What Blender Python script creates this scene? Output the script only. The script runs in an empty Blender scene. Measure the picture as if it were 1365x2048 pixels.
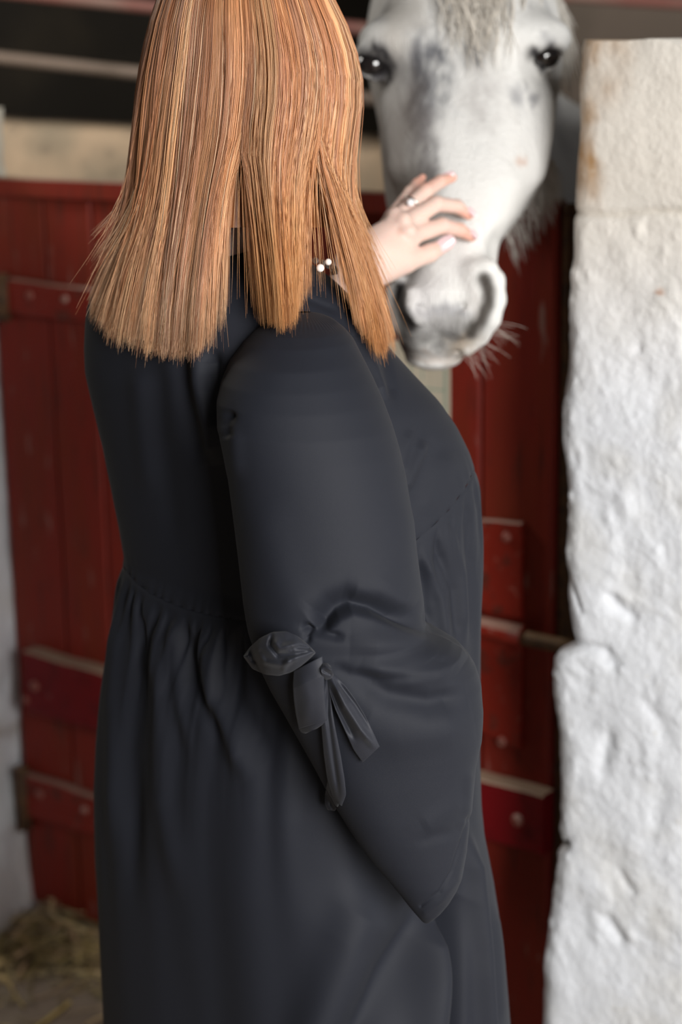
import bpy, math, random
import numpy as np
from mathutils import Vector, Matrix
from mathutils.bvhtree import BVHTree
rng = np.random.default_rng(7); random.seed(7)
scene = bpy.context.scene
COL = scene.collection

# ------------------------------------------------------------------ camera
W, H, FPX = 1365.0, 2048.0, 3700.0
PITCH, ROLL, CZ = math.radians(14.0), math.radians(0.9), 1.5
cF = np.array([0, math.cos(PITCH), -math.sin(PITCH)])
u0 = np.array([0, math.sin(PITCH), math.cos(PITCH)]); r0 = np.array([1.0, 0, 0])
cR = r0*math.cos(ROLL) - u0*math.sin(ROLL)
cU = u0*math.cos(ROLL) + r0*math.sin(ROLL)
cC = np.array([0, 0, CZ])
cam_d = bpy.data.cameras.new('camera'); cam = bpy.data.objects.new('camera', cam_d); COL.objects.link(cam)
m = Matrix.Identity(4)
for i in range(3):
    m[i][0], m[i][1], m[i][2], m[i][3] = cR[i], cU[i], -cF[i], cC[i]
cam.matrix_world = m
cam_d.sensor_fit = 'VERTICAL'; cam_d.sensor_height = 36.0
cam_d.lens = FPX/H*36.0
cam_d.clip_start = 0.05; cam_d.clip_end = 60
cam_d.dof.use_dof = True; cam_d.dof.focus_distance = 1.66; cam_d.dof.aperture_fstop = 3.4
scene.camera = cam

# ------------------------------------------------------------------ light
scene.view_settings.view_transform = 'Standard'; scene.view_settings.look = 'None'
scene.view_settings.gamma = 1.0; scene.view_settings.exposure = 0.22
try: scene.view_settings.use_curve_mapping = False
except Exception: pass
world = bpy.data.worlds.new('world'); scene.world = world; world.use_nodes = True
bg = world.node_tree.nodes['Background']
bg.inputs[0].default_value = (0.80, 0.88, 1.0, 1); bg.inputs[1].default_value = 0.22
def area(name, loc, target, size, power, color):
    d = bpy.data.lights.new(name, 'AREA'); d.shape = 'RECTANGLE'; d.size, d.size_y = size
    d.energy = power; d.color = color
    o = bpy.data.objects.new(name, d); COL.objects.link(o); o.location = loc
    o.rotation_euler = (Vector(target)-Vector(loc)).to_track_quat('-Z', 'Y').to_euler()
    return o
area('daylight_doorway', (1.6, -1.75, 2.1), (0.1, 2.0, 0.9), (1.8, 2.2), 275, (1.0, 0.98, 0.95))
area('cream_wall_fill', (-1.5, 3.1, 2.3), (0.0, 4.2, 1.2), (.5, .5), 15, (1.0, 0.95, 0.88))  # added unseen fill lamp that brightens the low cream wall

# ------------------------------------------------------------------ helpers
def ray(px, py):
    px = np.asarray(px, float)[..., None]; py = np.asarray(py, float)[..., None]
    return cF + (px-W/2)/FPX*cR - (py-H/2)/FPX*cU
def PY(px, py, Y):                     # the world point a pixel shows at world depth Y
    d = ray(px, py); return cC + d*(np.asarray(Y, float)/d[..., 1])[..., None]
def proj(P):
    q = np.asarray(P) - cC
    D = q@cF
    return W/2 + FPX*(q@cR)/D, H/2 - FPX*(q@cU)/D
def tag(o, label=None, cat=None, group=None, kind=None):
    if label: o['label'] = label
    if cat: o['category'] = cat
    if group: o['group'] = group
    if kind: o['kind'] = kind
    return o
def empty(name, loc=(0, 0, 0), rz=0.0, parent=None):
    o = bpy.data.objects.new(name, None); COL.objects.link(o)
    o.location = loc; o.rotation_euler = (0, 0, rz); o.empty_display_size = 0.1
    if parent: o.parent = parent
    return o
def mk(name, V, F, mat, parent=None, smooth=True, col=None, off=None):
    """mesh object; V array (world, or local when off is None), faces list/array"""
    V = np.asarray(V, float)
    if off is not None: V = V - np.asarray(off, float)
    me = bpy.data.meshes.new(name)
    if isinstance(F, np.ndarray):
        n = F.shape[1]
        me.vertices.add(len(V)); me.vertices.foreach_set('co', V.astype(np.float32).ravel())
        me.loops.add(F.size); me.loops.foreach_set('vertex_index', F.astype(np.int32).ravel())
        me.polygons.add(len(F)); me.polygons.foreach_set('loop_start', np.arange(0, F.size, n, dtype=np.int32))
        me.update(calc_edges=True); me.validate()
    else:
        me.from_pydata([tuple(v) for v in V], [], F); me.update()
    me.polygons.foreach_set('use_smooth', [smooth]*len(me.polygons))
    if col is not None:
        a = me.color_attributes.new('Col', 'FLOAT_COLOR', 'POINT')
        c = np.ones((len(V), 4), np.float32); c[:, :3] = col; a.data.foreach_set('color', c.ravel())
    if mat: me.materials.append(mat)
    o = bpy.data.objects.new(name, me); COL.objects.link(o)
    if parent: o.parent = parent
    return o
def sm(x, a, b):
    t = np.clip((x-a)/(b-a), 0, 1); return t*t*(3-2*t)
def lin(*c):                            # sRGB 0-255 -> linear
    c = np.array(c)/255.0
    return np.where(c <= .04045, c/12.92, ((c+.055)/1.055)**2.4)
def polydist(px, py, pts):
    """distance and signed side to a polyline in pixels, and position along it"""
    px = np.asarray(px, float); py = np.asarray(py, float)
    best = np.full(px.shape, 1e9); side = np.zeros(px.shape); along = np.zeros(px.shape)
    n = len(pts)-1
    for i in range(n):
        ax, ay = pts[i]; bx, by = pts[i+1]; dx, dy = bx-ax, by-ay; L = dx*dx+dy*dy+1e-9
        t = np.clip(((px-ax)*dx+(py-ay)*dy)/L, 0, 1)
        ex, ey = px-ax-t*dx, py-ay-t*dy; d = np.hypot(ex, ey); k = d < best
        best = np.where(k, d, best); side = np.where(k, np.sign(dx*ey-dy*ex), side); along = np.where(k, (i+t)/n, along)
    return best, side, along
def strokes(px, py, lst):
    out = np.zeros(np.shape(px))
    for s in lst:
        pts, amp, w = s[0], s[1], s[2]
        d, side, al = polydist(px, py, pts)
        taper = np.minimum(1, np.minimum(al, 1-al)*5+0.12) if len(s) < 4 else 1.0
        if len(s) > 3 and s[3] == 'step':           # steep on one side, soft on the other
            taper = np.minimum(1, np.minimum(al, 1-al)*5+0.1)
            ww = np.where(side > 0, w, w*0.28); out += amp*taper*np.exp(-(d/ww)**2)
        else:
            out += amp*taper*np.exp(-(d/w)**2)
    return out
def vnoise(P, scale, seed=0):
    """smooth 3-D value noise in numpy"""
    P = np.asarray(P)*scale + seed*17.31
    i = np.floor(P).astype(np.int64); f = P-i; f = f*f*(3-2*f); out = 0
    for dx in (0, 1):
        for dy in (0, 1):
            for dz in (0, 1):
                h = (i[..., 0]+dx)*374761393 + (i[..., 1]+dy)*668265263 + (i[..., 2]+dz)*2147483647 + seed*974634777
                h = (h ^ (h >> 13))*1274126177; h = (h ^ (h >> 16)) & 0xffffff
                w = (f[..., 0] if dx else 1-f[..., 0])*(f[..., 1] if dy else 1-f[..., 1])*(f[..., 2] if dz else 1-f[..., 2])
                out = out + w*(h/float(0xffffff))
    return out*2-1
def fbm(P, scale, oct=4, seed=0):
    return sum(vnoise(P, scale*2**k, seed+k)*0.5**k for k in range(oct))
def gridfaces(n, k, wrap=False):        # n rows, k columns
    i = np.arange(n-1)[:, None]; j = np.arange(k if wrap else k-1)[None]
    j2 = (j+1) % k
    return np.stack([i*k+j, i*k+j2, (i+1)*k+j2, (i+1)*k+j], -1).reshape(-1, 4)

# ------------------------------------------------------------------ materials
def mat(name, base=(.5, .5, .5), rough=.6, attr=False, spec=.5, metal=0, noise=None, bump=None, sheen=0, coat=0,
        dust=None, sss=0, streak=None, alpha=None):
    m_ = bpy.data.materials.new(name); m_.use_nodes = True; nt = m_.node_tree; N = nt.nodes; L = nt.links
    b = N['Principled BSDF']
    b.inputs['Roughness'].default_value = rough; b.inputs['Metallic'].default_value = metal
    b.inputs['Specular IOR Level'].default_value = spec
    b.inputs['Base Color'].default_value = (*base, 1)
    if sheen: b.inputs['Sheen Weight'].default_value = sheen; b.inputs['Sheen Roughness'].default_value = .4
    if coat: b.inputs['Coat Weight'].default_value = coat; b.inputs['Coat Roughness'].default_value = .05
    if sss:
        b.inputs['Subsurface Weight'].default_value = sss; b.inputs['Subsurface Radius'].default_value = (1, .35, .2)
        b.inputs['Subsurface Scale'].default_value = .006
    tc = N.new('ShaderNodeTexCoord'); cur = None
    if attr:
        a = N.new('ShaderNodeVertexColor'); a.layer_name = 'Col'; cur = a.outputs['Color']
    else:
        r = N.new('ShaderNodeRGB'); r.outputs[0].default_value = (*base, 1); cur = r.outputs[0]
    def mp(sc):
        q = N.new('ShaderNodeMapping'); L.new(tc.outputs['Object'], q.inputs[0])
        q.inputs['Scale'].default_value = sc if isinstance(sc, tuple) else (sc,)*3; return q.outputs[0]
    def noise_n(sc, det=5):
        n = N.new('ShaderNodeTexNoise'); n.inputs['Scale'].default_value = 1; n.inputs['Detail'].default_value = det
        L.new(mp(sc), n.inputs['Vector']); return n.outputs['Fac']
    for spec_ in (noise or []):         # (scale, colour, lo, hi, strength)
        sc, c, lo, hi, k = spec_
        rr = N.new('ShaderNodeMapRange'); rr.inputs['From Min'].default_value = lo; rr.inputs['From Max'].default_value = hi
        rr.inputs['To Max'].default_value = k; L.new(noise_n(sc), rr.inputs['Value'])
        mx = N.new('ShaderNodeMix'); mx.data_type = 'RGBA'; L.new(rr.outputs[0], mx.inputs['Factor'])
        L.new(cur, mx.inputs['A']); mx.inputs['B'].default_value = (*c, 1); cur = mx.outputs['Result']
    if dust:                            # dirt that settles on upward faces
        g = N.new('ShaderNodeNewGeometry'); s = N.new('ShaderNodeSeparateXYZ'); L.new(g.outputs['True Normal'], s.inputs[0])
        rr = N.new('ShaderNodeMapRange'); rr.inputs['From Min'].default_value = .35; rr.inputs['From Max'].default_value = .7
        rr.inputs['To Max'].default_value = .9; L.new(s.outputs['Z'], rr.inputs['Value'])
        mx = N.new('ShaderNodeMix'); mx.data_type = 'RGBA'; L.new(rr.outputs[0], mx.inputs['Factor'])
        L.new(cur, mx.inputs['A']); mx.inputs['B'].default_value = (*dust, 1); cur = mx.outputs['Result']
    L.new(cur, b.inputs['Base Color'])
    prev = None
    for sc, dist in (bump or []):
        bp = N.new('ShaderNodeBump'); bp.inputs['Strength'].default_value = 1.0; bp.inputs['Distance'].default_value = dist
        L.new(noise_n(sc), bp.inputs['Height'])
        if prev: L.new(prev, bp.inputs['Normal'])
        prev = bp.outputs[0]
    if prev: L.new(prev, b.inputs['Normal'])
    return m_
M = {}
M['fabric'] = mat('black_crepe_fabric', (.0145, .0163, .0235), .66, spec=.22, sheen=.02, bump=[(2600, .00016)])
M['ribbon'] = mat('black_ribbon_fabric', (.020, .022, .031), .6, spec=.40, sheen=.08, bump=[(2200, .00016)])
M['skin'] = mat('fair_skin', (.74, .50, .42), .48, attr=True, spec=.35, sss=.25, bump=[(320, .0004)])
M['nail'] = mat('pale_pink_nail', (.80, .58, .60), .2, spec=.6)
M['hair'] = mat('copper_blonde_hair', (.6, .25, .08), .40, attr=True, spec=.55)
M['horse'] = mat('grey_horse_coat', (.7, .7, .68), .62, attr=True, spec=.25,
                 noise=[((60, 60, 14), (.50, .48, .46), .55, .80, .45)], bump=[((420, 420, 60), .0022)])
M['horsehair'] = mat('pale_horse_hair', (.62, .57, .50), .45, attr=True)
M['eye'] = mat('dark_eye', (.012, .010, .010), .06, spec=.8, coat=.6)
M['pearl'] = mat('pearl', (.86, .80, .76), .12, spec=.7, coat=.5)
M['silver'] = mat('silver_metal', (.75, .74, .72), .2, metal=1)
M['gem'] = mat('clear_gem', (.9, .9, .92), .05, spec=1.0, coat=1)
RED = (.245, .024, .014)
M['red'] = mat('red_painted_boards', RED, .52, dust=(.34, .24, .17), spec=.25,
               noise=[((14, 14, 3), (.20, .035, .012), .45, .7, .6), ((90, 90, 9), (.08, .025, .017), .56, .72, .75),
                      ((50, 50, 11), (.42, .27, .23), .64, .74, .6)],
               bump=[((160, 160, 9), .0016), (9, .004)])
M['crimson'] = mat('crimson_painted_board', (.20, .004, .008), .45, dust=(.46, .35, .25), spec=.28,
               noise=[(26, (.12, .006, .008), .5, .7, .7), ((60, 60, 60), (.50, .30, .26), .69, .76, .7)], bump=[((30, 120, 120), .0012)])
M['brightred'] = mat('worn_bright_red_paint', (.26, .020, .010), .45, dust=(.42, .27, .21), spec=.3,
               noise=[(38, (.10, .03, .02), .55, .7, .8), (75, (.42, .16, .12), .62, .74, .6)], bump=[(90, .002)])
M['rust'] = mat('rusty_iron', (.13, .065, .028), .7, dust=(.26, .16, .08), noise=[(60, (.05, .03, .02), .45, .65, .8)], bump=[(140, .002)])
M['darkgap'] = mat('dark_timber', (.025, .018, .012), .85, noise=[(20, (.06, .035, .015), .55, .7, .8)])
M['bolt'] = mat('worn_bolt', (.34, .10, .075), .45, metal=.1, noise=[(90, (.55, .40, .34), .5, .65, .8)])
M['plaster'] = mat('whitewashed_plaster', (.78, .78, .77), .82, attr=True, spec=.2,
               noise=[(9, (.66, .64, .59), .52, .72, .45), (70, (.60, .57, .50), .66, .78, .6)], bump=[(34, .0025), (120, .0016)])
M['cream'] = mat('old_cream_plaster', (.62, .46, .31), .85, noise=[(6, (.38, .31, .22), .45, .68, .9), (22, (.20, .16, .12), .58, .75, .8)],
               bump=[(14, .012)])
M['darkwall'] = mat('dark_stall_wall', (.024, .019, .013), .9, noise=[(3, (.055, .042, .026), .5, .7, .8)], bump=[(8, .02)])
M['brownwall'] = mat('brown_rendered_wall', (.17, .13, .10), .85, noise=[(4, (.10, .08, .06), .45, .7, .8)], bump=[(12, .01)])
M['floor'] = mat('worn_concrete_floor', (.27, .22, .17), .85, noise=[(5, (.16, .13, .09), .45, .65, .8), (40, (.34, .29, .22), .55, .7, .6)],
               bump=[(20, .006), (90, .002)])
M['straw'] = mat('straw', (.5, .38, .17), .5, attr=True)
M['rail'] = mat('grey_brown_metal_rail', (.24, .18, .14), .55, noise=[((6, 6, 6), (.15, .11, .08), .5, .7, .7)], bump=[(60, .002)])
M['redrail'] = mat('faded_red_rail', (.25, .10, .08), .55, noise=[(6, (.28, .20, .16), .45, .7, .8)])
M['card'] = mat('cream_card', (.56, .50, .39), .6, noise=[((120, 120, 3), (.48, .42, .31), .45, .7, .6)])
M['green'] = mat('green_print', (.22, .33, .26), .7)
M['shoe'] = mat('black_leather', (.01, .01, .01), .35)

# ------------------------------------------------------------------ door frame of reference
DANG = math.atan2(.595, -.804)
dx_ = np.array([math.cos(DANG), math.sin(DANG), 0]); dy_ = np.array([-math.sin(DANG), math.cos(DANG), 0])   # x: along the door to the left, y: out towards the viewer
DO = PY(1120, 1000, 2.40); DO = np.array([DO[0], DO[1], 0.0])
def dloc(px, py, off=0.0):              # pixel -> (s, z) on the plane parallel to the door at height off
    d = ray(px, py); t = (off - (cC-DO)@dy_)/(d@dy_)
    P = cC + d*t[..., None] - DO
    return P@dx_, P[..., 2]
def dworld(s, y, z):
    s, y, z = np.broadcast_arrays(np.asarray(s, float), np.asarray(y, float), np.asarray(z, float))
    return DO + s[..., None]*dx_ + y[..., None]*dy_ + np.array([0, 0, 1.0])*z[..., None]
def dbox(name, s0, s1, z0, z1, y0, y1, material, parent=None, bev=.003, jitter=0, rot=0):
    """bevelled board in the door's own frame (local coordinates of parent)"""
    s0, s1 = min(s0, s1), max(s0, s1); z0, z1 = min(z0, z1), max(z0, z1)
    import bmesh
    bm = bmesh.new(); bmesh.ops.create_cube(bm, size=1.0)
    for v in bm.verts:
        v.co = ((s0+s1)/2+v.co.x*(s1-s0), (y0+y1)/2+v.co.y*(y1-y0), (z0+z1)/2+v.co.z*(z1-z0))
    if bev: bmesh.ops.bevel(bm, geom=list(bm.edges), offset=bev, segments=1, profile=.5, affect='EDGES')
    if jitter:
        for v in bm.verts:
            v.co.x += random.uniform(-jitter, jitter)*.3; v.co.z += random.uniform(-jitter, jitter)*.5
    me = bpy.data.meshes.new(name); bm.to_mesh(me); bm.free(); me.materials.append(material)
    o = bpy.data.objects.new(name, me); COL.objects.link(o)
    if parent: o.parent = parent
    return o
def dome(name, s, z, y, r, h, material, parent):
    th = np.linspace(0, 2*np.pi, 13)[:-1]; V = []; 
    for k, (rr, hh) in enumerate(((1, -.3), (1, .25), (.85, .6), (.5, .9), (.05, 1))):
        for t in th: V.append((s+r*rr*math.cos(t), y+h*hh, z+r*rr*math.sin(t)))
    F = [tuple(f) for f in gridfaces(5, 12, True)[:, ::-1]]
    return mk(name, V, F, material, parent)
def wbox(name, lo, hi, material, kind='structure'):
    V = [(x, y, z) for z in (lo[2], hi[2]) for y in (lo[1], hi[1]) for x in (lo[0], hi[0])]
    F = [(0, 2, 3, 1), (4, 5, 7, 6), (0, 1, 5, 4), (2, 6, 7, 3), (0, 4, 6, 2), (1, 3, 7, 5)]
    o = mk(name, V, F, material, smooth=False); tag(o, kind=kind); return o

# ------------------------------------------------------------------ the setting
fl = wbox('floor', (-5, -4.5, -.12), (5, 7.2, 0), M['floor'])
cl = wbox('ceiling', (-5, -4.5, 2.75), (5, 7.2, 2.9), M['darkwall'])  # unseen; carried forward over the aisle to shut out sky light
tag(wbox('wall_left_blocker', (-2.15, -4.5, 0), (-2.0, 7.2, 2.75), M['darkwall']), kind='structure')  # unseen aisle wall, added dark to keep light off her back
wbox('wall_front_blocker', (-2.0, -4.5, 0), (.1, -4.35, 2.75), M['darkwall'])  # unseen wall behind the camera, added to block fill from the left
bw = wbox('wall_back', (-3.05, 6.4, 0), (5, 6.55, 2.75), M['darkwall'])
sw = wbox('wall_side', (4.4, 2.2, 0), (4.55, 6.4, 2.75), M['brownwall'])

# right-hand pier of whitewashed masonry, its own slab with a ragged edge
YF = 0.20
edge = [(1152, 84), (1147, 100), (1143, 150), (1141, 200), (1138, 300), (1133, 400), (1134, 440), (1131, 520), (1128, 600), (1123, 680),
        (1119, 740), (1112, 830), (1113, 880), (1121, 940), (1123, 1000), (1122, 1080), (1121, 1190), (1128, 1240), (1139, 1275), (1142, 1292),
        (1128, 1300), (1104, 1306), (1097, 1325), (1093, 1370), (1096, 1420), (1104, 1470), (1110, 1540), (1108, 1620), (1111, 1680),
        (1104, 1760), (1094, 1810), (1086, 1870), (1079, 1940), (1077, 2000), (1079, 2060), (1082, 2140)]
ep = np.array(edge, float); es, ez = dloc(ep[:, 0], ep[:, 1], YF)
o_ = np.argsort(ez); ez_s, es_s = ez[o_], es[o_]
ZT = ez.max()
def pier():
    zs = np.concatenate([np.linspace(0, .35, 30)[:-1], np.arange(.35, ZT, .0042), [ZT]])
    t = np.concatenate([-np.linspace(.34, .03, 7), np.linspace(0, 1, 26)**1.4*.03, np.arange(.033, .36, .0042), np.linspace(.37, 2.4, 24)])
    se = np.interp(zs, ez_s, es_s)
    # t<0 : the return face going back into the opening
    Zg, Tg = np.meshgrid(zs, t, indexing='ij'); Sg = se[:, None] - np.maximum(Tg, 0)
    r = .028
    k = np.clip(Tg/r, 0, 1)
    Yg = np.where(Tg < 0, YF - r + Tg, YF - r*(1-np.sqrt(np.clip(1-(1-k)**2, 0, 1))))
    Zg = Zg.copy()
    P = np.stack([Sg, Yg, Zg], -1)
    s_j, z_j = dloc(np.array([1250.]), np.array([434.]), YF); zj = z_j[0]
    rough = np.where(Zg < zj, 1.0, .30)
    n = fbm(P, 7, 3, 3)*.005 + vnoise(P*np.array([1, 1, .6]), 38, 9)*.0010*rough + vnoise(P, 95, 10)*.0007*rough + np.maximum(fbm(P, 60, 3, 5)-.35, 0)*.003*rough
    px, py = proj(dworld(P[..., 0], P[..., 1], P[..., 2]))
    st = strokes(px, py, [
        ([(1128, 1110), (1140, 1160), (1158, 1210), (1165, 1225)], -.007, 5), ([(1180, 1165), (1260, 1195), (1365, 1245)], .002, 7),
        ([(1215, 1185), (1235, 1215), (1280, 1245)], -.006, 10), ([(1150, 1290), (1210, 1300), (1235, 1345)], -.008, 10),
        ([(1165, 1330), (1200, 1310)], .003, 18), ([(1150, 1460), (1165, 1500), (1135, 1560)], .0025, 12), ([(1225, 1450), (1200, 1560)], -.006, 16),
        ([(1290, 1395), (1320, 1440), (1340, 1500)], -.004, 14), ([(1235, 1735), (1260, 1775), (1275, 1790)], -.006, 8),
        ([(1205, 1820), (1235, 1870), (1245, 1890)], -.007, 12), ([(1190, 1830), (1200, 1870)], .002, 14),
        ([(1112, 1678), (1124, 1690), (1132, 1690)], -.02, 7, 'flat'), ([(1325, 600), (1345, 640), (1365, 660)], .0022, 7),
        ([(1270, 690), (1285, 700)], -.005, 9), ([(1300, 735), (1315, 745)], .002, 6), ([(1120, 760), (1135, 700), (1137, 640)], -.006, 12),
        ([(1150, 900), (1152, 935)], -.005, 9), ([(1355, 880), (1365, 900)], .003, 10), ([(1245, 980), (1260, 1040)], .004, 16),
        ([(1150, 1640), (1290, 1700)], .003, 25), ([(1330, 1560), (1310, 1660)], -.004, 20)])
    zjl = zj + fbm(P[:, :, [0, 0, 0]], 6, 2, 8)*.006
    joint = -.006*np.exp(-((Zg-zjl)/.0035)**2)
    disp = n + np.clip(st, -.02, .02)*.7 + joint
    ax = np.where(Tg < r*.4, 0.0, 1.0)
    P[..., 1] += np.where(Tg >= 0, disp, 0); P[..., 0] += np.where(Tg < .01, n*.8, 0)
    # uneven top
    topn = fbm(P[:, :, [0, 0, 0]]*1.0, 7, 3, 2)*.006
    P[..., 2] += sm(Zg, ZT-.15, ZT)*(topn-.05*np.clip(Tg, 0, .3))
    # colours: whitewash, warmer and smoother above the joint, brown rust stain down its upper edge
    c = np.ones(P.shape)*np.array([.78, .805, .85])
    up = sm(Zg, zj-.25, zj+.05)[..., None]; c = c*(1-up) + np.array([.77, .73, .665])*up
    d = Tg + fbm(P, 25, 3, 4)*.012
    stain = (1-sm(d, .026, .046))*sm(Zg, zj-.01, zj+.05)
    top_st = (1-sm(d, .04, .09))*sm(Zg, ZT-.10, ZT-.01)
    stain = np.clip(np.maximum(stain, top_st*.7)*(.75+.5*fbm(P, 40, 3, 6)), 0, 1)[..., None]
    c = c*(1-stain) + np.array([.34, .18, .06])*stain
    dk = np.clip((1-sm(d, .001, .012))*sm(Zg, zj+.06, zj+.12), 0, 1)[..., None]; c = c*(1-dk*.8)+np.array([.12, .085, .05])*dk*.8
    chip = np.exp(-(((px-1322)/11)**2+((py-583)/5)**2)**2)[..., None]; c = c*(1-chip)+np.array([.42, .16, .05])*chip
    hole = np.exp(-(((px-1120)/13)**2+((py-1688)/8)**2)**2)[..., None]; c = c*(1-hole)+np.array([.10, .08, .06])*hole
    jt = np.exp(-((Zg-zjl)/.003)**2)[..., None]*.35; c = c*(1-jt)+np.array([.42, .36, .27])*jt
    grey = np.clip(fbm(P, 14, 3, 12)-.25, 0, 1)[..., None]; c = c*(1-grey*.5)+np.array([.62, .60, .55])*grey*.5
    n_, k_ = Zg.shape
    V = P.reshape(-1, 3); F = gridfaces(n_, k_)
    # top face + back
    base = len(V); topi = (n_-1)*k_ + np.arange(k_)
    tb = P[-1].copy(); tb[:, 1] = -.15; tb[:7, 1] = P[-1][:7, 1]
    bb = P[0].copy(); bb[:, 1] = -.15
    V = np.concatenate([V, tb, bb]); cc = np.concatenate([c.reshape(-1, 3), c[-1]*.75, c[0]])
    a = np.arange(k_-1)
    F = np.concatenate([F, np.stack([topi[a], topi[a+1], base+a+1, base+a], -1), np.stack([base+a, base+a+1, base+k_+a+1, base+k_+a], -1)])
    o = mk('wall_right', V, F[:, ::-1], M['plaster'], col=cc)
    o.location = DO; o.rotation_euler = (0, 0, DANG)
    tag(o, kind='structure')
    return o
pier()

# left jamb: we look onto the return face of the masonry
def jamb():
    # the door's left end
    sL, _ = dloc(np.array([20.]), np.array([1200.])); sL = sL[0]
    _, zt = dloc(np.array([10.]), np.array([212.]), -.10); zt = zt[0]
    zs = np.linspace(0, zt, 190); ys = np.concatenate([np.linspace(-.045, YF-.02, 60), YF-.02+.02*np.sin(np.linspace(0, np.pi/2, 6)[1:])])
    Zg, Yg = np.meshgrid(zs, ys, indexing='ij')
    kk = np.clip((Yg-(YF-.02))/.02, 0, 1); Sg = sL + .02*(1-np.sqrt(np.clip(1-kk**2, 0, 1)))
    P = np.stack([Sg, Yg, Zg], -1)
    P[..., 0] += -fbm(P, 9, 4, 21)*.010 - fbm(P, 40, 3, 22)*.003 - .02*(1-sm(Zg, 0, .15))
    P[..., 2] -= sm(Zg, zt-.10, zt)*0
    # front face continues to the left, out of the frame
    ext = np.linspace(.03, 1.6, 30); n_ = len(zs)
    Pf = np.stack([np.broadcast_to(sL+ext, (n_, 30)), np.full((n_, 30), YF), np.broadcast_to(zs[:, None], (n_, 30))], -1).copy()
    Pf[..., 1] += fbm(Pf, 9, 3, 23)*.008
    P = np.concatenate([P, Pf], 1); k_ = P.shape[1]
    c = np.ones(P.shape)*np.array([.82, .85, .90])
    up = sm(P[..., 2], .95, 1.25)[..., None]; c = c*(1-up)+np.array([.58, .54, .45])*up
    q = np.clip(fbm(P, 12, 4, 25)*1.6-.5, 0, 1)*(1-sm(P[..., 2], .15, .8)*.8); c = c*(1-q[..., None])+np.array([.40, .33, .27])*q[..., None]
    low = (1-sm(P[..., 2]+fbm(P, 10, 3, 26)*.1, .02, .25))[..., None]; c = c*(1-low*.6)+np.array([.45, .37, .32])*low*.6
    V = P.reshape(-1, 3); F = gridfaces(n_, k_)
    base = len(V); topi = (n_-1)*k_+np.arange(k_)
    back_t = np.stack([np.full(k_, sL+1.6), np.full(k_, -.045), P[-1][:, 2]], -1)
    V = np.concatenate([V, back_t]); cc = np.concatenate([c.reshape(-1, 3), c[-1]])
    a = np.arange(k_-1); F = np.concatenate([F, np.stack([topi[a], topi[a+1], base+a+1, base+a], -1)])
    o = mk('trim_1', V, F, M['plaster'], col=cc)
    o.location = DO; o.rotation_euler = (0, 0, DANG); tag(o, kind='structure')
    return sL
SL = jamb()

# low cream wall deep in the stall, with rails over it
def line3(p0, p1, Y0, Y1): return PY(p0[0], p0[1], Y0), PY(p1[0], p1[1], Y1)
def lowwall():
    a = PY(-160, 238, 4.35); b = PY(900, 296, 3.75)
    a = a+(a-b)*((a[0]+2.02)/(b[0]-a[0]))
    n = 300; t = np.linspace(0, 1, n)
    base = a[None]*(1-t[:, None]) + b[None]*t[:, None]
    zt = base[:, 2] + fbm(np.stack([t*3, t*0, t*0], -1), 4, 4, 31)*.010
    dirn = (b-a)/np.linalg.norm((b-a)[:2]); nrm = np.array([dirn[1], -dirn[0], 0])
    V = []
    for dz, dn in ((-9, .0), (-.22, .0), (-.035, .0), (-.012, -.006), (0, -.03), (0, -.22), (-9, -.22)):
        q = base.copy(); q[:, 2] = 0 if dz == -9 else zt+dz; q[:, :2] += nrm[:2]*(dn + (fbm(q, 6, 3, 33)*.012)[:, None]); V.append(q)
    V = np.stack(V, 0); F = gridfaces(len(V), n)
    o = mk('wall_middle', V.reshape(-1, 3), F[:, ::-1], M['cream']); tag(o, kind='structure')
lowwall()
def tube(pts, r, n=12, ends=True):
    pts = np.asarray(pts, float); r = np.broadcast_to(r, (len(pts),)); T = np.gradient(pts, axis=0); T /= np.linalg.norm(T, axis=1)[:, None]
    up = np.array([0, 0, 1.0]) if abs(T[0][2]) < .9 else np.array([1.0, 0, 0])
    V = []
    for p, t, rr in zip(pts, T, r):
        a = np.cross(up, t); a /= np.linalg.norm(a); b = np.cross(t, a)
        th = np.linspace(0, 2*np.pi, n+1)[:-1]
        V.append(p + rr*(np.cos(th)[:, None]*a + np.sin(th)[:, None]*b))
    V = np.concatenate(V); F = [tuple(f) for f in gridfaces(len(pts), n, True)]
    if ends: F += [tuple(range(n))[::-1], tuple(range(len(V)-n, len(V)))]
    return V, F
def rail(p0, p1, Y0, Y1, r, mt, label):
    a, b = line3(p0, p1, Y0, Y1)
    if p0[0] < 0: a = a+(a-b)*((a[0]+2.02)/(b[0]-a[0]))
    V, F = tube([a*(1-t)+b*t for t in np.linspace(0, 1, 6)], r)
    o = mk('rail', V, F, mt, off=a); o.location = a
    tag(o, label, 'rail', 'rails over the low stall wall')
rail((-250, 88), (900, 214), 4.3, 3.6, .0125, M['rail'], 'grey-brown metal rail running level across the dark stall behind the hair, above cream wall')
rail((-250, -42), (900, 75), 4.3, 3.6, .0125, M['redrail'], 'faded red rail at the top left corner, highest over the dark stall')
rail((905, -22), (5150, 250), 3.6, 3.6, .011, M['redrail'], 'faded red-brown rail above the top of the white wall on the right')
wbox('trim_2', (.17, 3.58, 0), (.29, 3.72, 2.75), M['darkgap'])
bv = wbox('wall_far', (.15, 4.9, 0), (4.4, 5.0, 2.75), M['brownwall'])

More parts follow.
